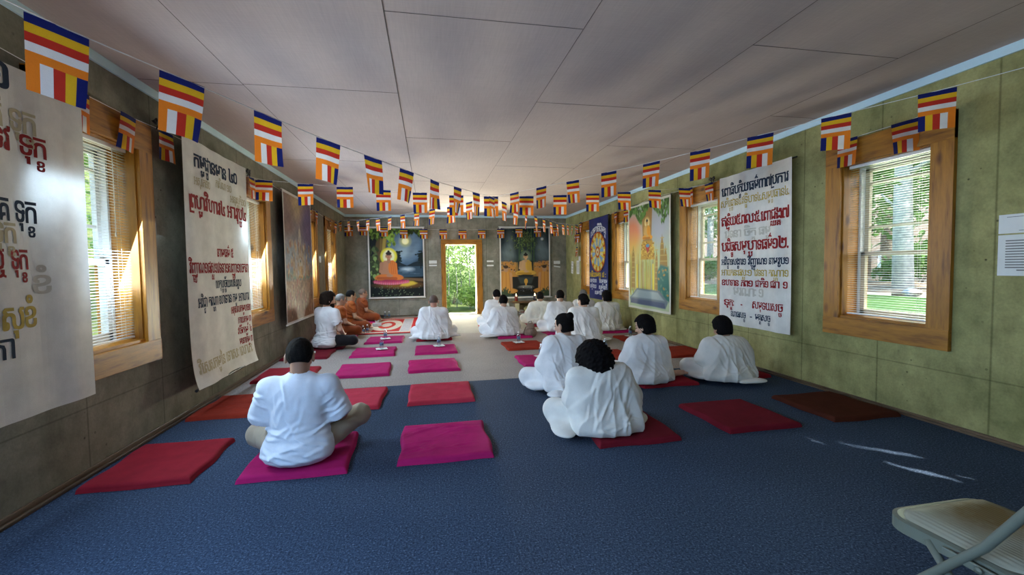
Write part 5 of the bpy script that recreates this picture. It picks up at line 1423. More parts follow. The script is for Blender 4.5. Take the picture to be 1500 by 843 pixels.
# ------------------------------------------------------------------ people
ZS = MAT_H + .004
def P(x, y, top, label, **kw):
    return seated_person((x, y, ZS), top, label, **kw)
TAN = (0.36, 0.20, 0.13); LIGHT = (0.50, 0.30, 0.21); RED_ = (0.46, 0.24, 0.17)
near = dict(h=.0068)
P(-0.86, 3.03, .82, 'man in a white short sleeved shirt and khaki trousers seen from behind, nearest the camera', style='shirt', hair='short', nod=.38, slouch=.05, wide=1.06, seed=3, skin=TAN, turn=.05,
  mat=dict(top='shirt_cloth', bottom='khaki', hair='hair_dark'), **near)
P(1.30, 3.10, .645, 'person with a big head of curly black hair wrapped in white, in the foreground', style='shawl', hair='curly', nod=.50, slouch=.05, wide=1.04, dz=-.10, fwd=.0, seed=21, skin=TAN, turn=.35, tilt=-.12, lean=-.05, drape=-1,
  mat=dict(top='warm_white', bottom='warm_white'), tail=[(-.33, .02, .09, .16)], **near)
P(1.36, 4.25, .80, 'woman with black hair in a top bun, shiny white cloth over her left shoulder', style='sari', hair='bun', nod=.22, slouch=.03, wide=.95, seed=5, skin=LIGHT, turn=.55,
  mat=dict(top='white_cloth', bottom='white_cloth'), tail=[(-.20, -.20, .10, .10), (-.04, -.22, .10, .08)], face=.15, **near)
P(2.31, 4.33, .735, 'woman with a short black bob, white cloth and one bare foot showing', style='shawl', hair='bob', nod=.30, slouch=.04, wide=.98, seed=6, skin=LIGHT, turn=.55, face=.12, foot=(.33, -.01, .1),
  mat=dict(top='white_cloth', bottom='white_cloth'), **near)
P(3.20, 4.20, .70, 'person with a black bob in cream white leaning toward the right wall under the banner', style='shawl', hair='bob', nod=.35, slouch=.06, wide=1.12, seed=7, skin=TAN, turn=.1, lean=-.03,
  mat=dict(top='warm_white', bottom='warm_white'), tail=[(.12, -.22, .16, .05)], **near)
P(0.07, 7.90, .815, 'bald man wrapped in white, seated before the back door', style='shawl', hair='shaved', nod=.12, slouch=.03, wide=1.0, seed=8, skin=RED_, mat=dict(top='white_cloth', bottom='white_cloth'), tail=[(.36, .14, .12, .06), (-.34, .08, .12, .07)], h=.0078)
P(1.36, 7.95, .775, 'woman with short black hair, white shawl bunched at the left shoulder', style='sari', hair='short', nod=.25, slouch=.03, wide=1.0, seed=9, skin=LIGHT, face=.2, turn=-.4, mat=dict(top='white_cloth', bottom='white_cloth'), tail=[(-.30, -.05, .2, .12), (.34, .05, .14, .12)], h=.0085)
P(1.42, 9.22, .815, 'black haired person in white partly hidden behind another, nearest the door', style='shawl', hair='short', nod=.25, slouch=.03, seed=10, skin=LIGHT, mat=dict(top='white_cloth', bottom='white_cloth'), h=.009)
P(2.42, 9.38, .735, 'person in cream white facing the altar between its two candles', style='shawl', hair='short', nod=.22, slouch=.03, wide=1.1, seed=13, skin=TAN, turn=-.15, mat=dict(top='warm_white', bottom='warm_white', hair='hair_dark'), h=.009)
P(2.52, 8.17, .825, 'dark haired woman with a pale sash across her back, mid right group', style='sari', hair='short', nod=.28, slouch=.04, wide=1.05, seed=14, skin=LIGHT, turn=-.2, mat=dict(top='white_cloth', bottom='white_cloth', hair='hair_dark'), tail=[(-.36, .02, .16, .12)], h=.0085)
P(2.54, 6.94, .825, 'woman in white with black hair in a low knot', style='shawl', hair='knot', nod=.22, slouch=.03, wide=1.08, seed=15, skin=LIGHT, turn=.45, drape=1, mat=dict(top='white_cloth', bottom='white_cloth'), tail=[(.32, .02, .18, .12)], h=.0085)
P(3.40, 9.28, .765, 'grey haired person in white at the far right, half hidden behind another', style='shawl', hair='short', nod=.2, slouch=.04, seed=16, skin=LIGHT, mat=dict(top='white_cloth', bottom='white_cloth', hair='hair_grey'), h=.009)
P(3.42, 8.02, .80, 'black haired person in a white cloth below the blue wheel banner', style='shawl', hair='bob', nod=.2, slouch=.03, wide=1.0, seed=17, skin=LIGHT, turn=.1, mat=dict(top='white_cloth', bottom='white_cloth'), tail=[(.22, -.10, .14, .06)], h=.0085)
P(-1.66, 7.42, .925, 'bearded man in a white tee shirt and black trousers sitting by the left wall', style='tee', hair='full', beard=True, nod=.20, slouch=.05, wide=1.12, seed=18, skin=LIGHT, face=-.75, turn=-.25, scale=1.04, mat=dict(top='tee_cloth', bottom='black_cloth'), h=.0075)
P(-1.74, 8.74, .83, 'old monk with cropped white hair in an orange robe, nearest of the three monks', style='monk', hair='shaved', nod=.25, slouch=.06, seed=19, skin=(.46, .27, .18), face=-1.05, turn=-.1, mat=dict(hair='hair_grey'), h=.0075)
P(-1.66, 9.52, .865, 'monk in an ochre orange robe, the middle one of the three', style='monk', hair='shaved', nod=.15, slouch=.04, seed=20, skin=(.44, .27, .16), face=-1.15, mat=dict(top='saffron', bottom='saffron2', hair='hair_dark'), h=.0075)
P(-1.63, 11.12, .825, 'monk in a dark rust robe sitting in the back left corner', style='monk', hair='shaved', nod=.1, slouch=.02, seed=22, skin=(.38, .2, .13), face=-1.2, mat=dict(top='saffron2', bottom='saffron2'), h=.0078)

# the bearded man's beard is hair of its own
# ------------------------------------------------------------------ bottles, napkins and small things
def clear_plastic():
    m = NT('clear_plastic'); m.t.nodes.remove(m.b)
    tr = m.n('ShaderNodeBsdfTransparent'); tr.inputs[0].default_value = (.86, .92, .95, 1)
    gl = m.n('ShaderNodeBsdfGlossy'); gl.inputs['Roughness'].default_value = .08
    lw = m.n('ShaderNodeLayerWeight'); lw.inputs[0].default_value = .45
    mx = m.n('ShaderNodeMixShader'); m.l(lw.outputs[1], mx.inputs[0]); m.l(tr.outputs[0], mx.inputs[1]); m.l(gl.outputs[0], mx.inputs[2])
    m.l(mx.outputs[0], m.t.nodes['Material Output'].inputs['Surface']); return m.mat
M['plastic'] = clear_plastic(); M['cap_white'] = plain('white_cap', (.78, .80, .82), .4, .4); M['blue_label'] = plain('blue_label', (.10, .16, .26), .5, .4)
M['pale_label'] = plain('pale_label', (.55, .62, .66), .5, .4)
bproto = None
def bottle(x, y, z, label, rz=0.0, group='small water bottles'):
    global bproto
    if bproto is None:
        bproto = empty('water_bottle')
        MB().lathe([(.020, .0), (.029, .004), (.0305, .012), (.028, .03), (.0305, .045), (.0305, .10), (.026, .125), (.013, .150), (.0125, .160)], n=16).build('body', M['plastic'], bproto, smooth=True)
        MB().lathe([(.0309, .050), (.0309, .092)], n=16).build('label_band', M['blue_label'], bproto, smooth=True)
        MB().lathe([(.0145, .152), (.0145, .172), (.012, .174)], n=14).build('cap', M['cap_white'], bproto)
        o = bproto
    else:
        o = bproto.copy(); COL.objects.link(o)
        for ch in bproto.children:
            c = ch.copy(); c.parent = o; COL.objects.link(c)
    o.location = (x, y, z); o.rotation_euler = (0, 0, rz); tag(o, label, 'bottle', group); return o
def napkin(x, y, z, label, rz=.2, w=.17):
    n = 9; v = []; f = []; r = random.Random(int(x * 100 + y * 10))
    for j in range(n):
        for i in range(n): v.append(((i / (n - 1) - .5) * w, (j / (n - 1) - .5) * w, .002 + .004 * abs(math.sin(i * 1.1 + j * .7 + r.random() * .3)) * ((i in (0, n - 1) or j in (0, n - 1)) * 1.0 + .25)))
    for j in range(n - 1):
        for i in range(n - 1): f.append((j * n + i, j * n + i + 1, (j + 1) * n + i + 1, (j + 1) * n + i))
    o = mesh_obj('paper_napkin', v, f, M['paper'], None, smooth=True, loc=(x, y, z), rz=rz); tag(o, label, 'napkin', 'napkins under the bottles'); return o
ZM = MAT_H + .012
for (x, y, where) in ((-.79, 8.02, 'the magenta mat beside the patterned rug'), (-.75, 7.0, 'the middle magenta mat of the left column'), (.13, 7.04, 'the magenta mat behind the bald man'),
                      (-1.79, 6.95, 'the dark mat behind the bearded man'), (1.43, 7.02, 'the rust mat near the handbag'), (1.50, 5.82, 'the magenta mat behind the bun haired woman'),
                      (3.46, 7.12, 'the rust mat near the right wall'), (2.52, 6.0, 'the rust mat behind the curly hair')):
    napkin(x, y, ZM, 'white paper napkin on ' + where); bottle(x, y, ZM + .004, 'small clear water bottle with white cap on ' + where, rz=x)
napkin(3.30, 4.80, ZM, 'white folded napkin on the mat of the person by the right wall', w=.14)
bottle(3.42, 4.86, ZM + .004, 'small water bottle by the knee of the person at the right wall')
bottle(-1.30, 8.95, .014, 'small clear bottle in front of the old monk', group='small water bottles'); bottle(-1.24, 9.10, .014, 'small clear bottle to the right of the bottle before the old monk')
bottle(-1.16, 11.86, .004, 'small clear bottle by the back wall, left one of a pair near the corner monk'); bottle(-1.06, 11.88, .004, 'small clear bottle by the back wall, right one of a pair near the corner monk')
def tissue(x, y, z, label):
    e = empty('tissue_box', (x, y, z), .3); tag(e, label, 'tissue box')
    MB().box(-.09, .09, -.055, .055, 0, .07, .006).build('carton', M['pale_label'], e)
    mb = MB(); v = []; 
    for k in range(10): a = k / 10 * 2 * PI; v.append((.03 * math.cos(a), .018 * math.sin(a), .07))
    for k in range(10): a = k / 10 * 2 * PI; v.append((.05 * math.cos(a) + .01 * math.sin(3 * a), .02 * math.sin(a), .125 + .02 * math.sin(2 * a + 1)))
    mb.add(v, [(k, (k + 1) % 10, 10 + (k + 1) % 10, 10 + k) for k in range(10)]); mb.build('tissue', M['paper'], e, smooth=True)
tissue(-1.17, 10.12, .016, 'white tissue box on the rug beside the middle monk')
# black bowl beside the corner monk
o = MB().lathe([(.03, 0), (.07, .015), (.085, .06), (.075, .09), (.068, .092), (.075, .06), (.05, .02)], n=18).build('alms_bowl', M['black'], smooth=True, loc=(-1.24, 11.62, .014)); tag(o, 'small black bowl on the floor by the knee of the corner monk', 'bowl')
# handbag
M['bag'] = plain('taupe_bag', (.24, .17, .13), .6, .3, var=.2, scale=30, bump=.4); M['bag_strap'] = plain('brown_strap', (.10, .06, .04), .6, .3)
e = empty('handbag', (1.82, 7.83, .0), .15); tag(e, 'beige bucket handbag standing on the carpet beside the woman with the bunched shawl', 'bag')
sb = SDF((-.17, -.14, -.01), (.17, .14, .30), .006); sb.ell((0, 0, .08), (.125, .085, .10), .04); sb.cone((0, 0, .10), (0, 0, .19), .085, .055, .03); sb.cone((-.04, 0, .20), (.04, 0, .20), .035, .035, .03); sb.ell((0, 0, .235), (.055, .035, .022), .02)
X, Y, Z = sb.grid(); sb.D = (sb.D + .0045 * np.sin(np.arctan2(X, Y) * 12) * np.clip((Z - .1) * 9, 0, 1)).astype(np.float32); sb.plane((0, 0, .003), (0, 0, -1), .01)
V, F = sb.mesh(); mesh_obj('pouch', V, F, M['bag'], e, smooth=True)
MB().tube([(-.09, 0, .19), (-.13, .0, .10), (-.125, .02, .02)], .008, 8).build('strap', M['bag_strap'], e, smooth=True)
MB().tube([(-.05, 0, .215), (-.035, .0, .28), (.02, .0, .29), (.05, 0, .215)], .006, 8).build('handle', M['bag_strap'], e, smooth=True)
MB().lathe([(.072, 0), (.076, .004), (.072, .009)], (0, 0, .155), 20).build('drawstring', M['bag_strap'], e, smooth=True)

# bare foot of the short haired woman
# ------------------------------------------------------------------ altar
M['altar_wood'] = wood('altar_board', 0, (.16, .085, .035), (.07, .03, .012)); M['altar_cloth'] = cloth('olive_cloth', (.17, .125, .055)); M['cream_paint'] = plain('cream_block', (.62, .56, .34), .6, .3)
M['white_tile'] = plain('white_board', (.66, .64, .60), .5, .3)
ax, ay = 2.72, 11.55
e = empty('altar_table', (ax, ay, 0)); tag(e, 'low dark wooden altar table with a lower shelf below the back right picture', 'table')
MB().box(-.56, .56, -.20, .20, .335, .365, .004).build('tabletop', M['altar_wood'], e)
for sx in (-1, 1):
    for sy in (-1, 1):
        MB().box(sx * .42 - .022, sx * .42 + .022, sy * .16 - .022, sy * .16 + .022, 0, .336, .003).build('leg', M['altar_wood'], e)
MB().box(-.42, .42, -.17, .17, .055, .075, .003).build('shelf', M['white_tile'], e)
MB().box(-.40, .40, .12, .135, .08, .33).build('back_panel', M['altar_cloth'], e)
o = MB().box(-.055, .055, -.02, .02, -.20, 0, .004).build('cream_card', M['cream_paint'], loc=(ax - .44, ay - .225, .335)); o.name = 'cream_plaque'; tag(o, 'cream plaque hanging at the left front of the altar table', 'plaque')
M['red_glass'] = plain('red_candle_cup', (.22, .02, .015), .25, .5); M['wax_dark'] = plain('dark_candle_cup', (.06, .045, .05), .25, .5); M['gold'] = plain('gold_metal', (.55, .36, .10), .35, .5, 1.0)
def flame_mat():
    m = NT('candle_flame'); m.t.nodes.remove(m.b); em = m.n('ShaderNodeEmission'); em.inputs[0].default_value = (1, .62, .25, 1); em.inputs[1].default_value = 14
    m.l(em.outputs[0], m.t.nodes['Material Output'].inputs['Surface']); return m.mat
M['flame'] = flame_mat(); M['cream_wax'] = plain('cream_wax', (.72, .60, .42), .5, .3)
for (dx, m, lab) in ((-.42, 'red_glass', 'lit candle in a red glass at the left end of the altar'), (.10, 'wax_dark', 'lit candle in a dark glass right of the altar centre')):
    c = empty('altar_candle', (ax + dx, ay, .366)); tag(c, lab, 'candle', 'candles on the altar')
    MB().lathe([(.075, 0), (.08, .008), (.07, .012), (.05, .016)], n=20).build('dish', M['gold'], c, smooth=True)
    MB().lathe([(.042, .014), (.046, .02), (.047, .14), (.043, .145)], n=18).build('cup', M[m], c, smooth=True)
    MB().lathe([(.043, .146), (.030, .150), (.005, .150)], n=16).build('wax', M['cream_wax'], c, smooth=True)
    MB().lathe([(.002, .150), (.010, .162), (.013, .176), (.008, .196), (.001, .215)], n=10).build('flame', M['flame'], c, smooth=True)
M['fruit_y'] = plain('pale_yellow_fruit', (.66, .60, .30), .5, .3); M['fruit_r'] = plain('red_fruit', (.36, .04, .03), .4, .4); M['plate'] = plain('red_plate', (.40, .06, .05), .4, .4)
o = MB().lathe([(.10, 0), (.15, .012), (.17, .024), (.16, .026), (.1, .012)], n=24).build('offering_plate', M['plate'], smooth=True, loc=(ax - .20, ay - .04, .076)); tag(o, 'red offering plate on the lower shelf of the altar', 'plate')
def blob(name, r, loc, m, lab, cat, f=3):
    s = SDF((-r[0] - .02, -r[1] - .02, -r[2] - .02), (r[0] + .02, r[1] + .02, r[2] + .02), max(r) / 14); s.ell((0, 0, 0), r, .0); X, Y, Z = s.grid()
    s.D = (s.D + .004 * np.cos(np.arctan2(X, Y) * f) + .002 * wob(X, Y, Z, 3, 60)).astype(np.float32); V, F = s.mesh(); V[:, 2] += r[2]
    o = mesh_obj(name, V, F, M[m], None, smooth=True, loc=loc); tag(o, lab, cat); return o
blob('melon', (.085, .08, .075), (ax - .13, ay - .04, .09), 'fruit_y', 'pale yellow melon on the altar shelf plate', 'fruit', 8)
blob('apple', (.05, .05, .045), (ax + .02, ay - .06, .078), 'fruit_r', 'red fruit beside the melon on the altar shelf', 'fruit', 5)
blob('folded_bundle', (.11, .07, .04), (ax - .34, ay - .07, .076), 'paper', 'white cloth bundle at the left of the altar shelf', 'bundle', 2)

# ------------------------------------------------------------------ folding chair in the near right corner
M['chair_metal'] = plain('grey_green_metal', (.13, .145, .115), .42, .35, var=.06); M['chair_vinyl'] = plain('pale_ribbed_vinyl', (.52, .52, .43), .5, .35, var=.2, scale=5, bump=.15)
def stain_mat():
    m = NT('stained_ribbed_vinyl'); v = m.coords()
    sp = m.n('ShaderNodeTexGradient', gradient_type='SPHERICAL'); mp = m.n('ShaderNodeMapping'); mp.inputs['Location'].default_value = (-.25, -.35, 0); mp.inputs['Scale'].default_value = (4.6, 6.2, 0)
    m.l(v, mp.inputs['Vector']); m.l(mp.outputs[0], sp.inputs[0])
    n = m.noise(v, 22, 3); q = m.n('ShaderNodeMath', operation='MULTIPLY'); m.l(sp.outputs['Fac'], q.inputs[0]); m.l(m.ramp(n, [(.2, (.5, .5, .5)), (.7, (1, 1, 1))]), q.inputs[1])
    c = m.mix(m.ramp(q.outputs[0], [(.05, (0, 0, 0)), (.55, (1, 1, 1))]), (.27, .27, .21), (.14, .090, .030)); m.col(c); m.set(.5, .35); return m.mat
M['chair_seat'] = stain_mat()
ch = empty('folding_chair', (1.70, 1.00, 0), 0.0); tag(ch, 'grey metal folding chair with a ribbed stained seat pad, cut off at the lower right', 'chair')
def seat_outline(w, d, r, n=6):
    pts = []
    for cx, cy, a0 in ((w - r, d - r, 0), (-w + r, d - r, PI / 2), (-w * .94 + r * .6, -d + r * .6, PI), (w * .94 - r * .6, -d + r * .6, 1.5 * PI)):
        rr = r if cy > 0 else r * .6
        for k in range(n + 1): a = a0 + k / n * PI / 2; pts.append((cx + rr * math.cos(a), cy + rr * math.sin(a)))
    return pts
w_, d_ = .212, .19
o1, o2 = seat_outline(w_, d_, .075), seat_outline(w_ - .012, d_ - .012, .065); n = len(o1); mb = MB()
v = [(x, y, .405) for x, y in o1] + [(x, y, .442) for x, y in o1] + [(x, y, .446) for x, y in o2] + [(x, y, .40) for x, y in o2]
f = [(k, (k + 1) % n, n + (k + 1) % n, n + k) for k in range(n)] + [(n + k, n + (k + 1) % n, 2 * n + (k + 1) % n, 2 * n + k) for k in range(n)] + [tuple(range(4 * n - 1, 3 * n - 1, -1))] + [(3 * n + k, 3 * n + (k + 1) % n, (k + 1) % n, k) for k in range(n)] + [tuple(range(2 * n, 3 * n))]
mb.add(v, f).build('seat_pan', M['chair_metal'], ch, smooth=False)
# ribbed pad
nx, ny = 110, 36; v = []; f = []
for j in range(ny + 1):
    for i in range(nx + 1):
        u, q = i / nx * 2 - 1, j / ny * 2 - 1
        wl = (w_ - .016) * (1 - .03 * (1 - q)); sx = (1 - max(0, abs(q) - .68) ** 2 * 1.9)
        x = u * wl * sx; y = q * (d_ - .016) * (1 - max(0, abs(u) - .7) ** 2 * 1.2)
        ed = min(1 - abs(u), 1 - abs(q)); puff = .022 * (1 - (1 - min(1, ed / .35)) ** 2)
        rib = .0022 * abs(math.sin(x * PI / .0135)) * min(1, ed / .08)
        v.append((x, y, .444 + puff + rib))
for j in range(ny):
    for i in range(nx): f.append((j * (nx + 1) + i, j * (nx + 1) + i + 1, (j + 1) * (nx + 1) + i + 1, (j + 1) * (nx + 1) + i))
mesh_obj('seat_pad', v, f, M['chair_seat'], ch, smooth=True)
for sx in (-1, 1):
    x = sx * .222
    MB().tube([(x, .26, .0), (x, .10, .24), (x, -.10, .50), (x * .99, -.19, .66), (x * .95, -.235, .78)], .0125, 12).build('front_leg', M['chair_metal'], ch, smooth=True)
    MB().tube([(x * .93, -.27, .0), (x * .93, -.10, .24), (x * .93, .05, .425)], .0115, 12).build('rear_leg', M['chair_metal'], ch, smooth=True)
    MB().box(x - .004, x + .004, -.13, .0, .418, .440, .003).build('hinge_bracket', M['chair_metal'], ch)
    MB().lathe([(.0, -.004), (.009, -.003), (.009, .003), (.0, .004)], (0, 0, 0), 10).build('rivet', M['chair_metal'], ch, loc=(x + sx * .013, -.095, .432), smooth=True).rotation_euler = (0, PI / 2, 0)
    for (px, py) in ((x, .26), (x * .93, -.27)): MB().lathe([(.014, 0), (.016, .004), (.016, .03), (.013, .034)], (px, py, 0), 12).build('foot_cap', M['black'], ch, smooth=True)
MB().tube([(-.21, -.245, .79), (-.19, -.262, .84), (-.12, -.272, .868), (.12, -.272, .868), (.19, -.262, .84), (.21, -.245, .79)], .0125, 12).build('back_hoop', M['chair_metal'], ch, smooth=True)
MB().box(-.20, .20, -.262, -.235, .66, .83, .012).build('backrest', M['chair_metal'], ch)
MB().tube([(-.205, -.19, .12), (.205, -.19, .12)], .009, 10).build('stretcher', M['chair_metal'], ch, smooth=True)
MB().tube([(-.22, .185, .11), (.22, .185, .11)], .009, 10).build('stretcher', M['chair_metal'], ch, smooth=True)
# ------------------------------------------------------------------ outdoors
def ground_mat(name, c1, c2, c3, s=2.5):
    m = NT(name); v = m.coords(); a = m.noise(v, s, 6, .7); b = m.noise(v, 40, 3)
    c = m.ramp(a, [(.3, c1), (.5, c2), (.7, c3)]); c = m.mix(.5, c, m.ramp(b, [(.3, (.6, .6, .6)), (.7, (1.2, 1.2, 1.2))]), 'MULTIPLY'); m.col(c); m.set(.95, .1); m.bump(b, .8, .05); return m.mat
M['lawn'] = ground_mat('lawn_grass', (.05, .12, .03), (.08, .17, .045), (.12, .21, .07), 3)
M['litter'] = ground_mat('leaf_litter', (.16, .11, .07), (.26, .20, .15), (.40, .36, .33), 4)
M['meadow'] = ground_mat('sunlit_meadow', (.06, .11, .022), (.13, .17, .05), (.26, .24, .13), 1.2)
def terrain(name, x0, x1, y0, y1, m, f, n=40):
    v = []; fs = []
    for j in range(n + 1):
        for i in range(n + 1): x, y = x0 + (x1 - x0) * i / n, y0 + (y1 - y0) * j / n; v.append((x, y, f(x, y)))
    for j in range(n):
        for i in range(n): fs.append((j * (n + 1) + i, j * (n + 1) + i + 1, (j + 1) * (n + 1) + i + 1, (j + 1) * (n + 1) + i))
    return structure(mesh_obj(name, v, fs, m, None, smooth=True))
hill = lambda x, y: -.14 + .05 * math.sin(x * .7) * math.cos(y * .5)
terrain('ground_lawn', RW + WT, RW + 11.5, -14, 40, M['lawn'], lambda x, y: hill(x, y) + .03 * (x - RW))
terrain('ground_woods', RW + 11.4, 60, -30, 70, M['litter'], lambda x, y: .25 + .06 * (x - 15) + max(0, x - 26) * .35 + .15 * math.sin(x) * math.sin(y * .8), 60)
terrain('ground_meadow', -50, LW - WT, -30, 60, M['meadow'], lambda x, y: -.16 + max(0, -x - 6) * .10 + max(0, -x - 11) * .42 + .08 * math.sin(x) * math.sin(y), 70)
terrain('ground_yard', LW - WT, RW + WT, BW + WT, 60, M['meadow'], lambda x, y: -.12 + max(0, y - 18) * .05)
terrain('ground_front', LW - WT, RW + WT, -30, FW - WT, M['meadow'], lambda x, y: -.12)
M['bark'] = plain('grey_bark', (.20, .17, .14), .9, .1, var=.4, scale=12, bump=.8, bscale=30)
M['bark_pale'] = plain('pale_blue_grey_bark', (.38, .40, .42), .9, .1, var=.25, scale=8, bump=.6, bscale=30)
M['leaf_green'] = leaf_mat('green_leaves', (.05, .14, .03), (.13, .27, .06)); M['leaf_lime'] = leaf_mat('lime_leaves', (.14, .27, .07), (.32, .45, .16), .5); M['leaf_dark'] = leaf_mat('deep_green_leaves', (.025, .08, .02), (.08, .20, .05))
def leaves(mb, c, r, n, size, rs, flat=.75):
    for i in range(n):
        d = rs.normal(size=3); d /= np.linalg.norm(d); q = np.array(c) + d * r * rs.uniform(.35, 1.0) ** .6 * np.array([1, 1, flat])
        a = rs.normal(size=3); a /= np.linalg.norm(a); b = np.cross(a, rs.normal(size=3)); b /= np.linalg.norm(b); s = size * rs.uniform(.6, 1.4)
        mb.add([q - a * s, q + b * s * .5, q + a * s, q - b * s * .5], [(0, 1, 2, 3)])
def tree(x, y, z, h, r, label, leafm, barkm='bark', n=1500, size=.13, seed=1, tr=.12, clumps=9, low=.35, group='trees outside', lean=0.0):
    rs = np.random.RandomState(seed); e = empty('tree', (x, y, z)); tag(e, label, 'tree', group)
    MB().tube([(0, 0, -.3), (lean * .3, .02, h * .3), (lean * .7, -.03, h * .65), (lean, 0, h * .95)], [tr * 1.25, tr, tr * .75, tr * .25], 10).build('trunk', M[barkm], e, smooth=True)
    br = MB(); mb = MB()
    for k in range(clumps):
        a = rs.uniform(0, 2 * PI); hh = h * rs.uniform(low, 1.0); rr = r * rs.uniform(.25, .95)
        c = (math.cos(a) * rr + lean * hh / h, math.sin(a) * rr, hh + .2)
        br.tube([(lean * hh / h * .8, 0, hh * .75), (c[0] * .6, c[1] * .6, hh * .92), c], [tr * .35, tr * .22, tr * .08], 6)
        leaves(mb, c, r * rs.uniform(.45, .75), n // clumps, size, rs)
    br.build('branches', M[barkm], e, smooth=True); mb.build('crown', M[leafm], e); return e
def bush(x, y, z, r, label, leafm, n=1500, size=.06, seed=1, group='bushes outside'):
    rs = np.random.RandomState(seed); e = empty('bush', (x, y, z)); tag(e, label, 'bush', group); mb = MB(); st = MB()
    for k in range(6):
        a = rs.uniform(0, 6.3); c = (math.cos(a) * r * .5, math.sin(a) * r * .5, r * rs.uniform(.4, 1.0)); st.tube([(0, 0, -.1), (c[0] * .6, c[1] * .6, c[2] * .6), c], [.02, .014, .006], 5); leaves(mb, c, r * .62, n // 6, size, rs)
    st.build('stems', M['bark'], e); mb.build('foliage', M[leafm], e); return e
# beyond the back door: bright young growth and thin stems
bd = [(0.2, 16.0, 5.2, 1.9, 'leaf_lime'), (1.9, 16.6, 5.6, 1.9, 'leaf_green'), (.8, 19.5, 7, 2.6, 'leaf_green'), (-1.2, 20, 7, 2.6, 'leaf_dark'), (3.0, 20, 7, 2.6, 'leaf_dark'), (1.0, 23, 8, 3.2, 'leaf_dark')]
for i, (x, y, h_, r_, m) in enumerate(bd):
    tree(x, y, -.1, h_, r_, ['young lime green tree left of centre beyond the back door', 'young green tree right of centre beyond the back door', 'tree behind the young ones seen through the back door', 'dark tree far back left beyond the door', 'dark tree far back right beyond the door', 'tall dark tree farthest behind the back door'][i], m, seed=60 + i, tr=.05, n=4200, size=.075, low=.30, group='trees beyond the back door')
for i, (x, y) in enumerate([(.45, 15.2), (.95, 15.6), (1.35, 15.0), (1.75, 15.9), (.7, 16.4), (1.2, 17.0)]):
    e = empty('sapling', (x, y, -.1)); tag(e, 'thin pale sapling stem beyond the back door', 'sapling', 'saplings beyond the back door')
    MB().tube([(0, 0, -.1), (.02, 0, .8), (-.03, .02, 1.9), (.03, 0, 2.8)], [.022, .018, .014, .006], 6).build('stem', M['bark_pale'], e, smooth=True)
    mb = MB(); rs = np.random.RandomState(80 + i); leaves(mb, (0, 0, 1.9), .65, 260, .055, rs, 1.2); mb.build('foliage', M['leaf_lime'], e)
for i, (x, y, lab) in enumerate([(.1, 14.6, 'low lime bush left beyond the back door'), (1.6, 14.7, 'low lime bush right beyond the back door'), (.9, 17.6, 'round green bush further out beyond the back door')]): bush(x, y, -.1, .6 if i < 2 else 1.1, lab, 'leaf_lime', seed=90 + i, group='bushes beyond the back door')
# left side: sunlit trees and brush
k = 0
for (x, y, h_, r_, m) in [(-8, 6.5, 6.0, 2.6, 'leaf_lime'), (-9, 10, 6.5, 2.8, 'leaf_green'), (-8.5, 14, 6.5, 2.8, 'leaf_lime'), (-10, 19, 7, 3, 'leaf_green'), (-9, 25, 8, 3.4, 'leaf_lime'), (-8, 33, 9, 3.6, 'leaf_green')]:
    tree(x, y, -.1 + max(0, -x - 5) * .10, h_, r_, 'sunlit tree outside the left windows', m, seed=100 + k, n=3000, size=.12, low=.2, group='trees outside the left windows'); k += 1
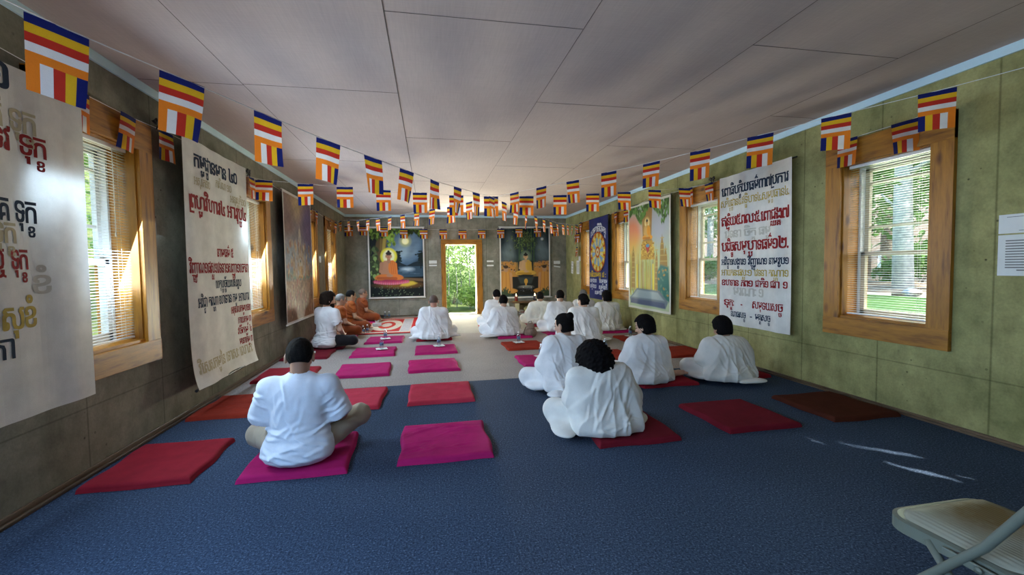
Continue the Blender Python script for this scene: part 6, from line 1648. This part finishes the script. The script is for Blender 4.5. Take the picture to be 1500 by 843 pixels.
# right side: woods past the lawn
k = 0
for (x, y, h_, r_, m, b, tr, lab) in [(16.5, 12.6, 11, 3.2, 'leaf_green', 'bark_pale', .26, 'thick pale trunked tree seen through the middle of the nearest right window'),
    (18, 9.5, 11, 3.2, 'leaf_green', 'bark', .2, None), (20, 17, 12, 3.6, 'leaf_green', 'bark', .22, None), (17.5, 20, 12, 3.6, 'leaf_lime', 'bark', .2, None), (23, 11, 12, 3.8, 'leaf_dark', 'bark', .25, None),
    (25, 20, 12, 4, 'leaf_dark', 'bark', .25, None), (19, 27, 12, 4, 'leaf_green', 'bark_pale', .2, None), (22, 34, 13, 4.4, 'leaf_dark', 'bark', .25, None), (17, 36, 12, 4, 'leaf_green', 'bark', .2, None), (28, 28, 13, 4.4, 'leaf_dark', 'bark', .25, None), (30, 14, 13, 4.4, 'leaf_dark', 'bark', .25, None), (15.8, 45, 13, 4.4, 'leaf_green', 'bark', .25, None)]:
    tree(x, y, .25 + .06 * (x - 15), h_, r_, lab or 'leafy tree in the woods past the lawn', m, b, seed=130 + k, n=3000, size=.16, tr=tr, low=.22, group='trees past the lawn', lean=.2 if lab is None else -.25); k += 1
for i, (x, y, lab) in enumerate([(16, 17.5, 'yellow green bush at the lawn edge left of the pale trunk'), (19, 14, 'brush under the trees past the lawn'), (16.5, 24, 'brush at the far end of the lawn')]): bush(x, y, .25, 1.3, lab, 'leaf_lime' if i == 0 else 'leaf_green', n=1200, size=.14, seed=170 + i, group='bushes past the lawn')
M['stone'] = plain('grey_blue_rock', (.42, .43, .46), .85, .2, var=.25, scale=6, bump=.6, bscale=20)
rs = np.random.RandomState(9)
for i in range(12):
    bm = bmesh.new(); bmesh.ops.create_icosphere(bm, subdivisions=2, radius=1.0)
    for q in bm.verts: q.co *= 1 + .22 * math.sin(q.co.x * 3 + i) * math.cos(q.co.y * 4 + i * 2); q.co.z *= .6
    bm.verts.index_update(); v = [tuple(q.co) for q in bm.verts]; f = [tuple(q.index for q in p.verts) for p in bm.faces]; bm.free()
    sc = .12 + .16 * rs.rand() ** 2; v = [(a * sc, b * sc, c * sc) for a, b, c in v]
    o = mesh_obj('rock', v, f, M['stone'], None, smooth=True, loc=(15.5 + rs.uniform(0, 2.2), 8.5 + i * .75 + rs.uniform(-.3, .3), .27)); tag(o, 'grey rock along the edge of the lawn', 'rock', 'rocks along the lawn edge')

tree(6.9, -5.0, -.1, 7.6, 2.2, 'unseen thin leaved tree added to break up sun near the right wall', 'leaf_green', n=700, size=.16, seed=211, tr=.1, low=.5, group='trees past the lawn')  # added out of view so its leaves break up the sun streak
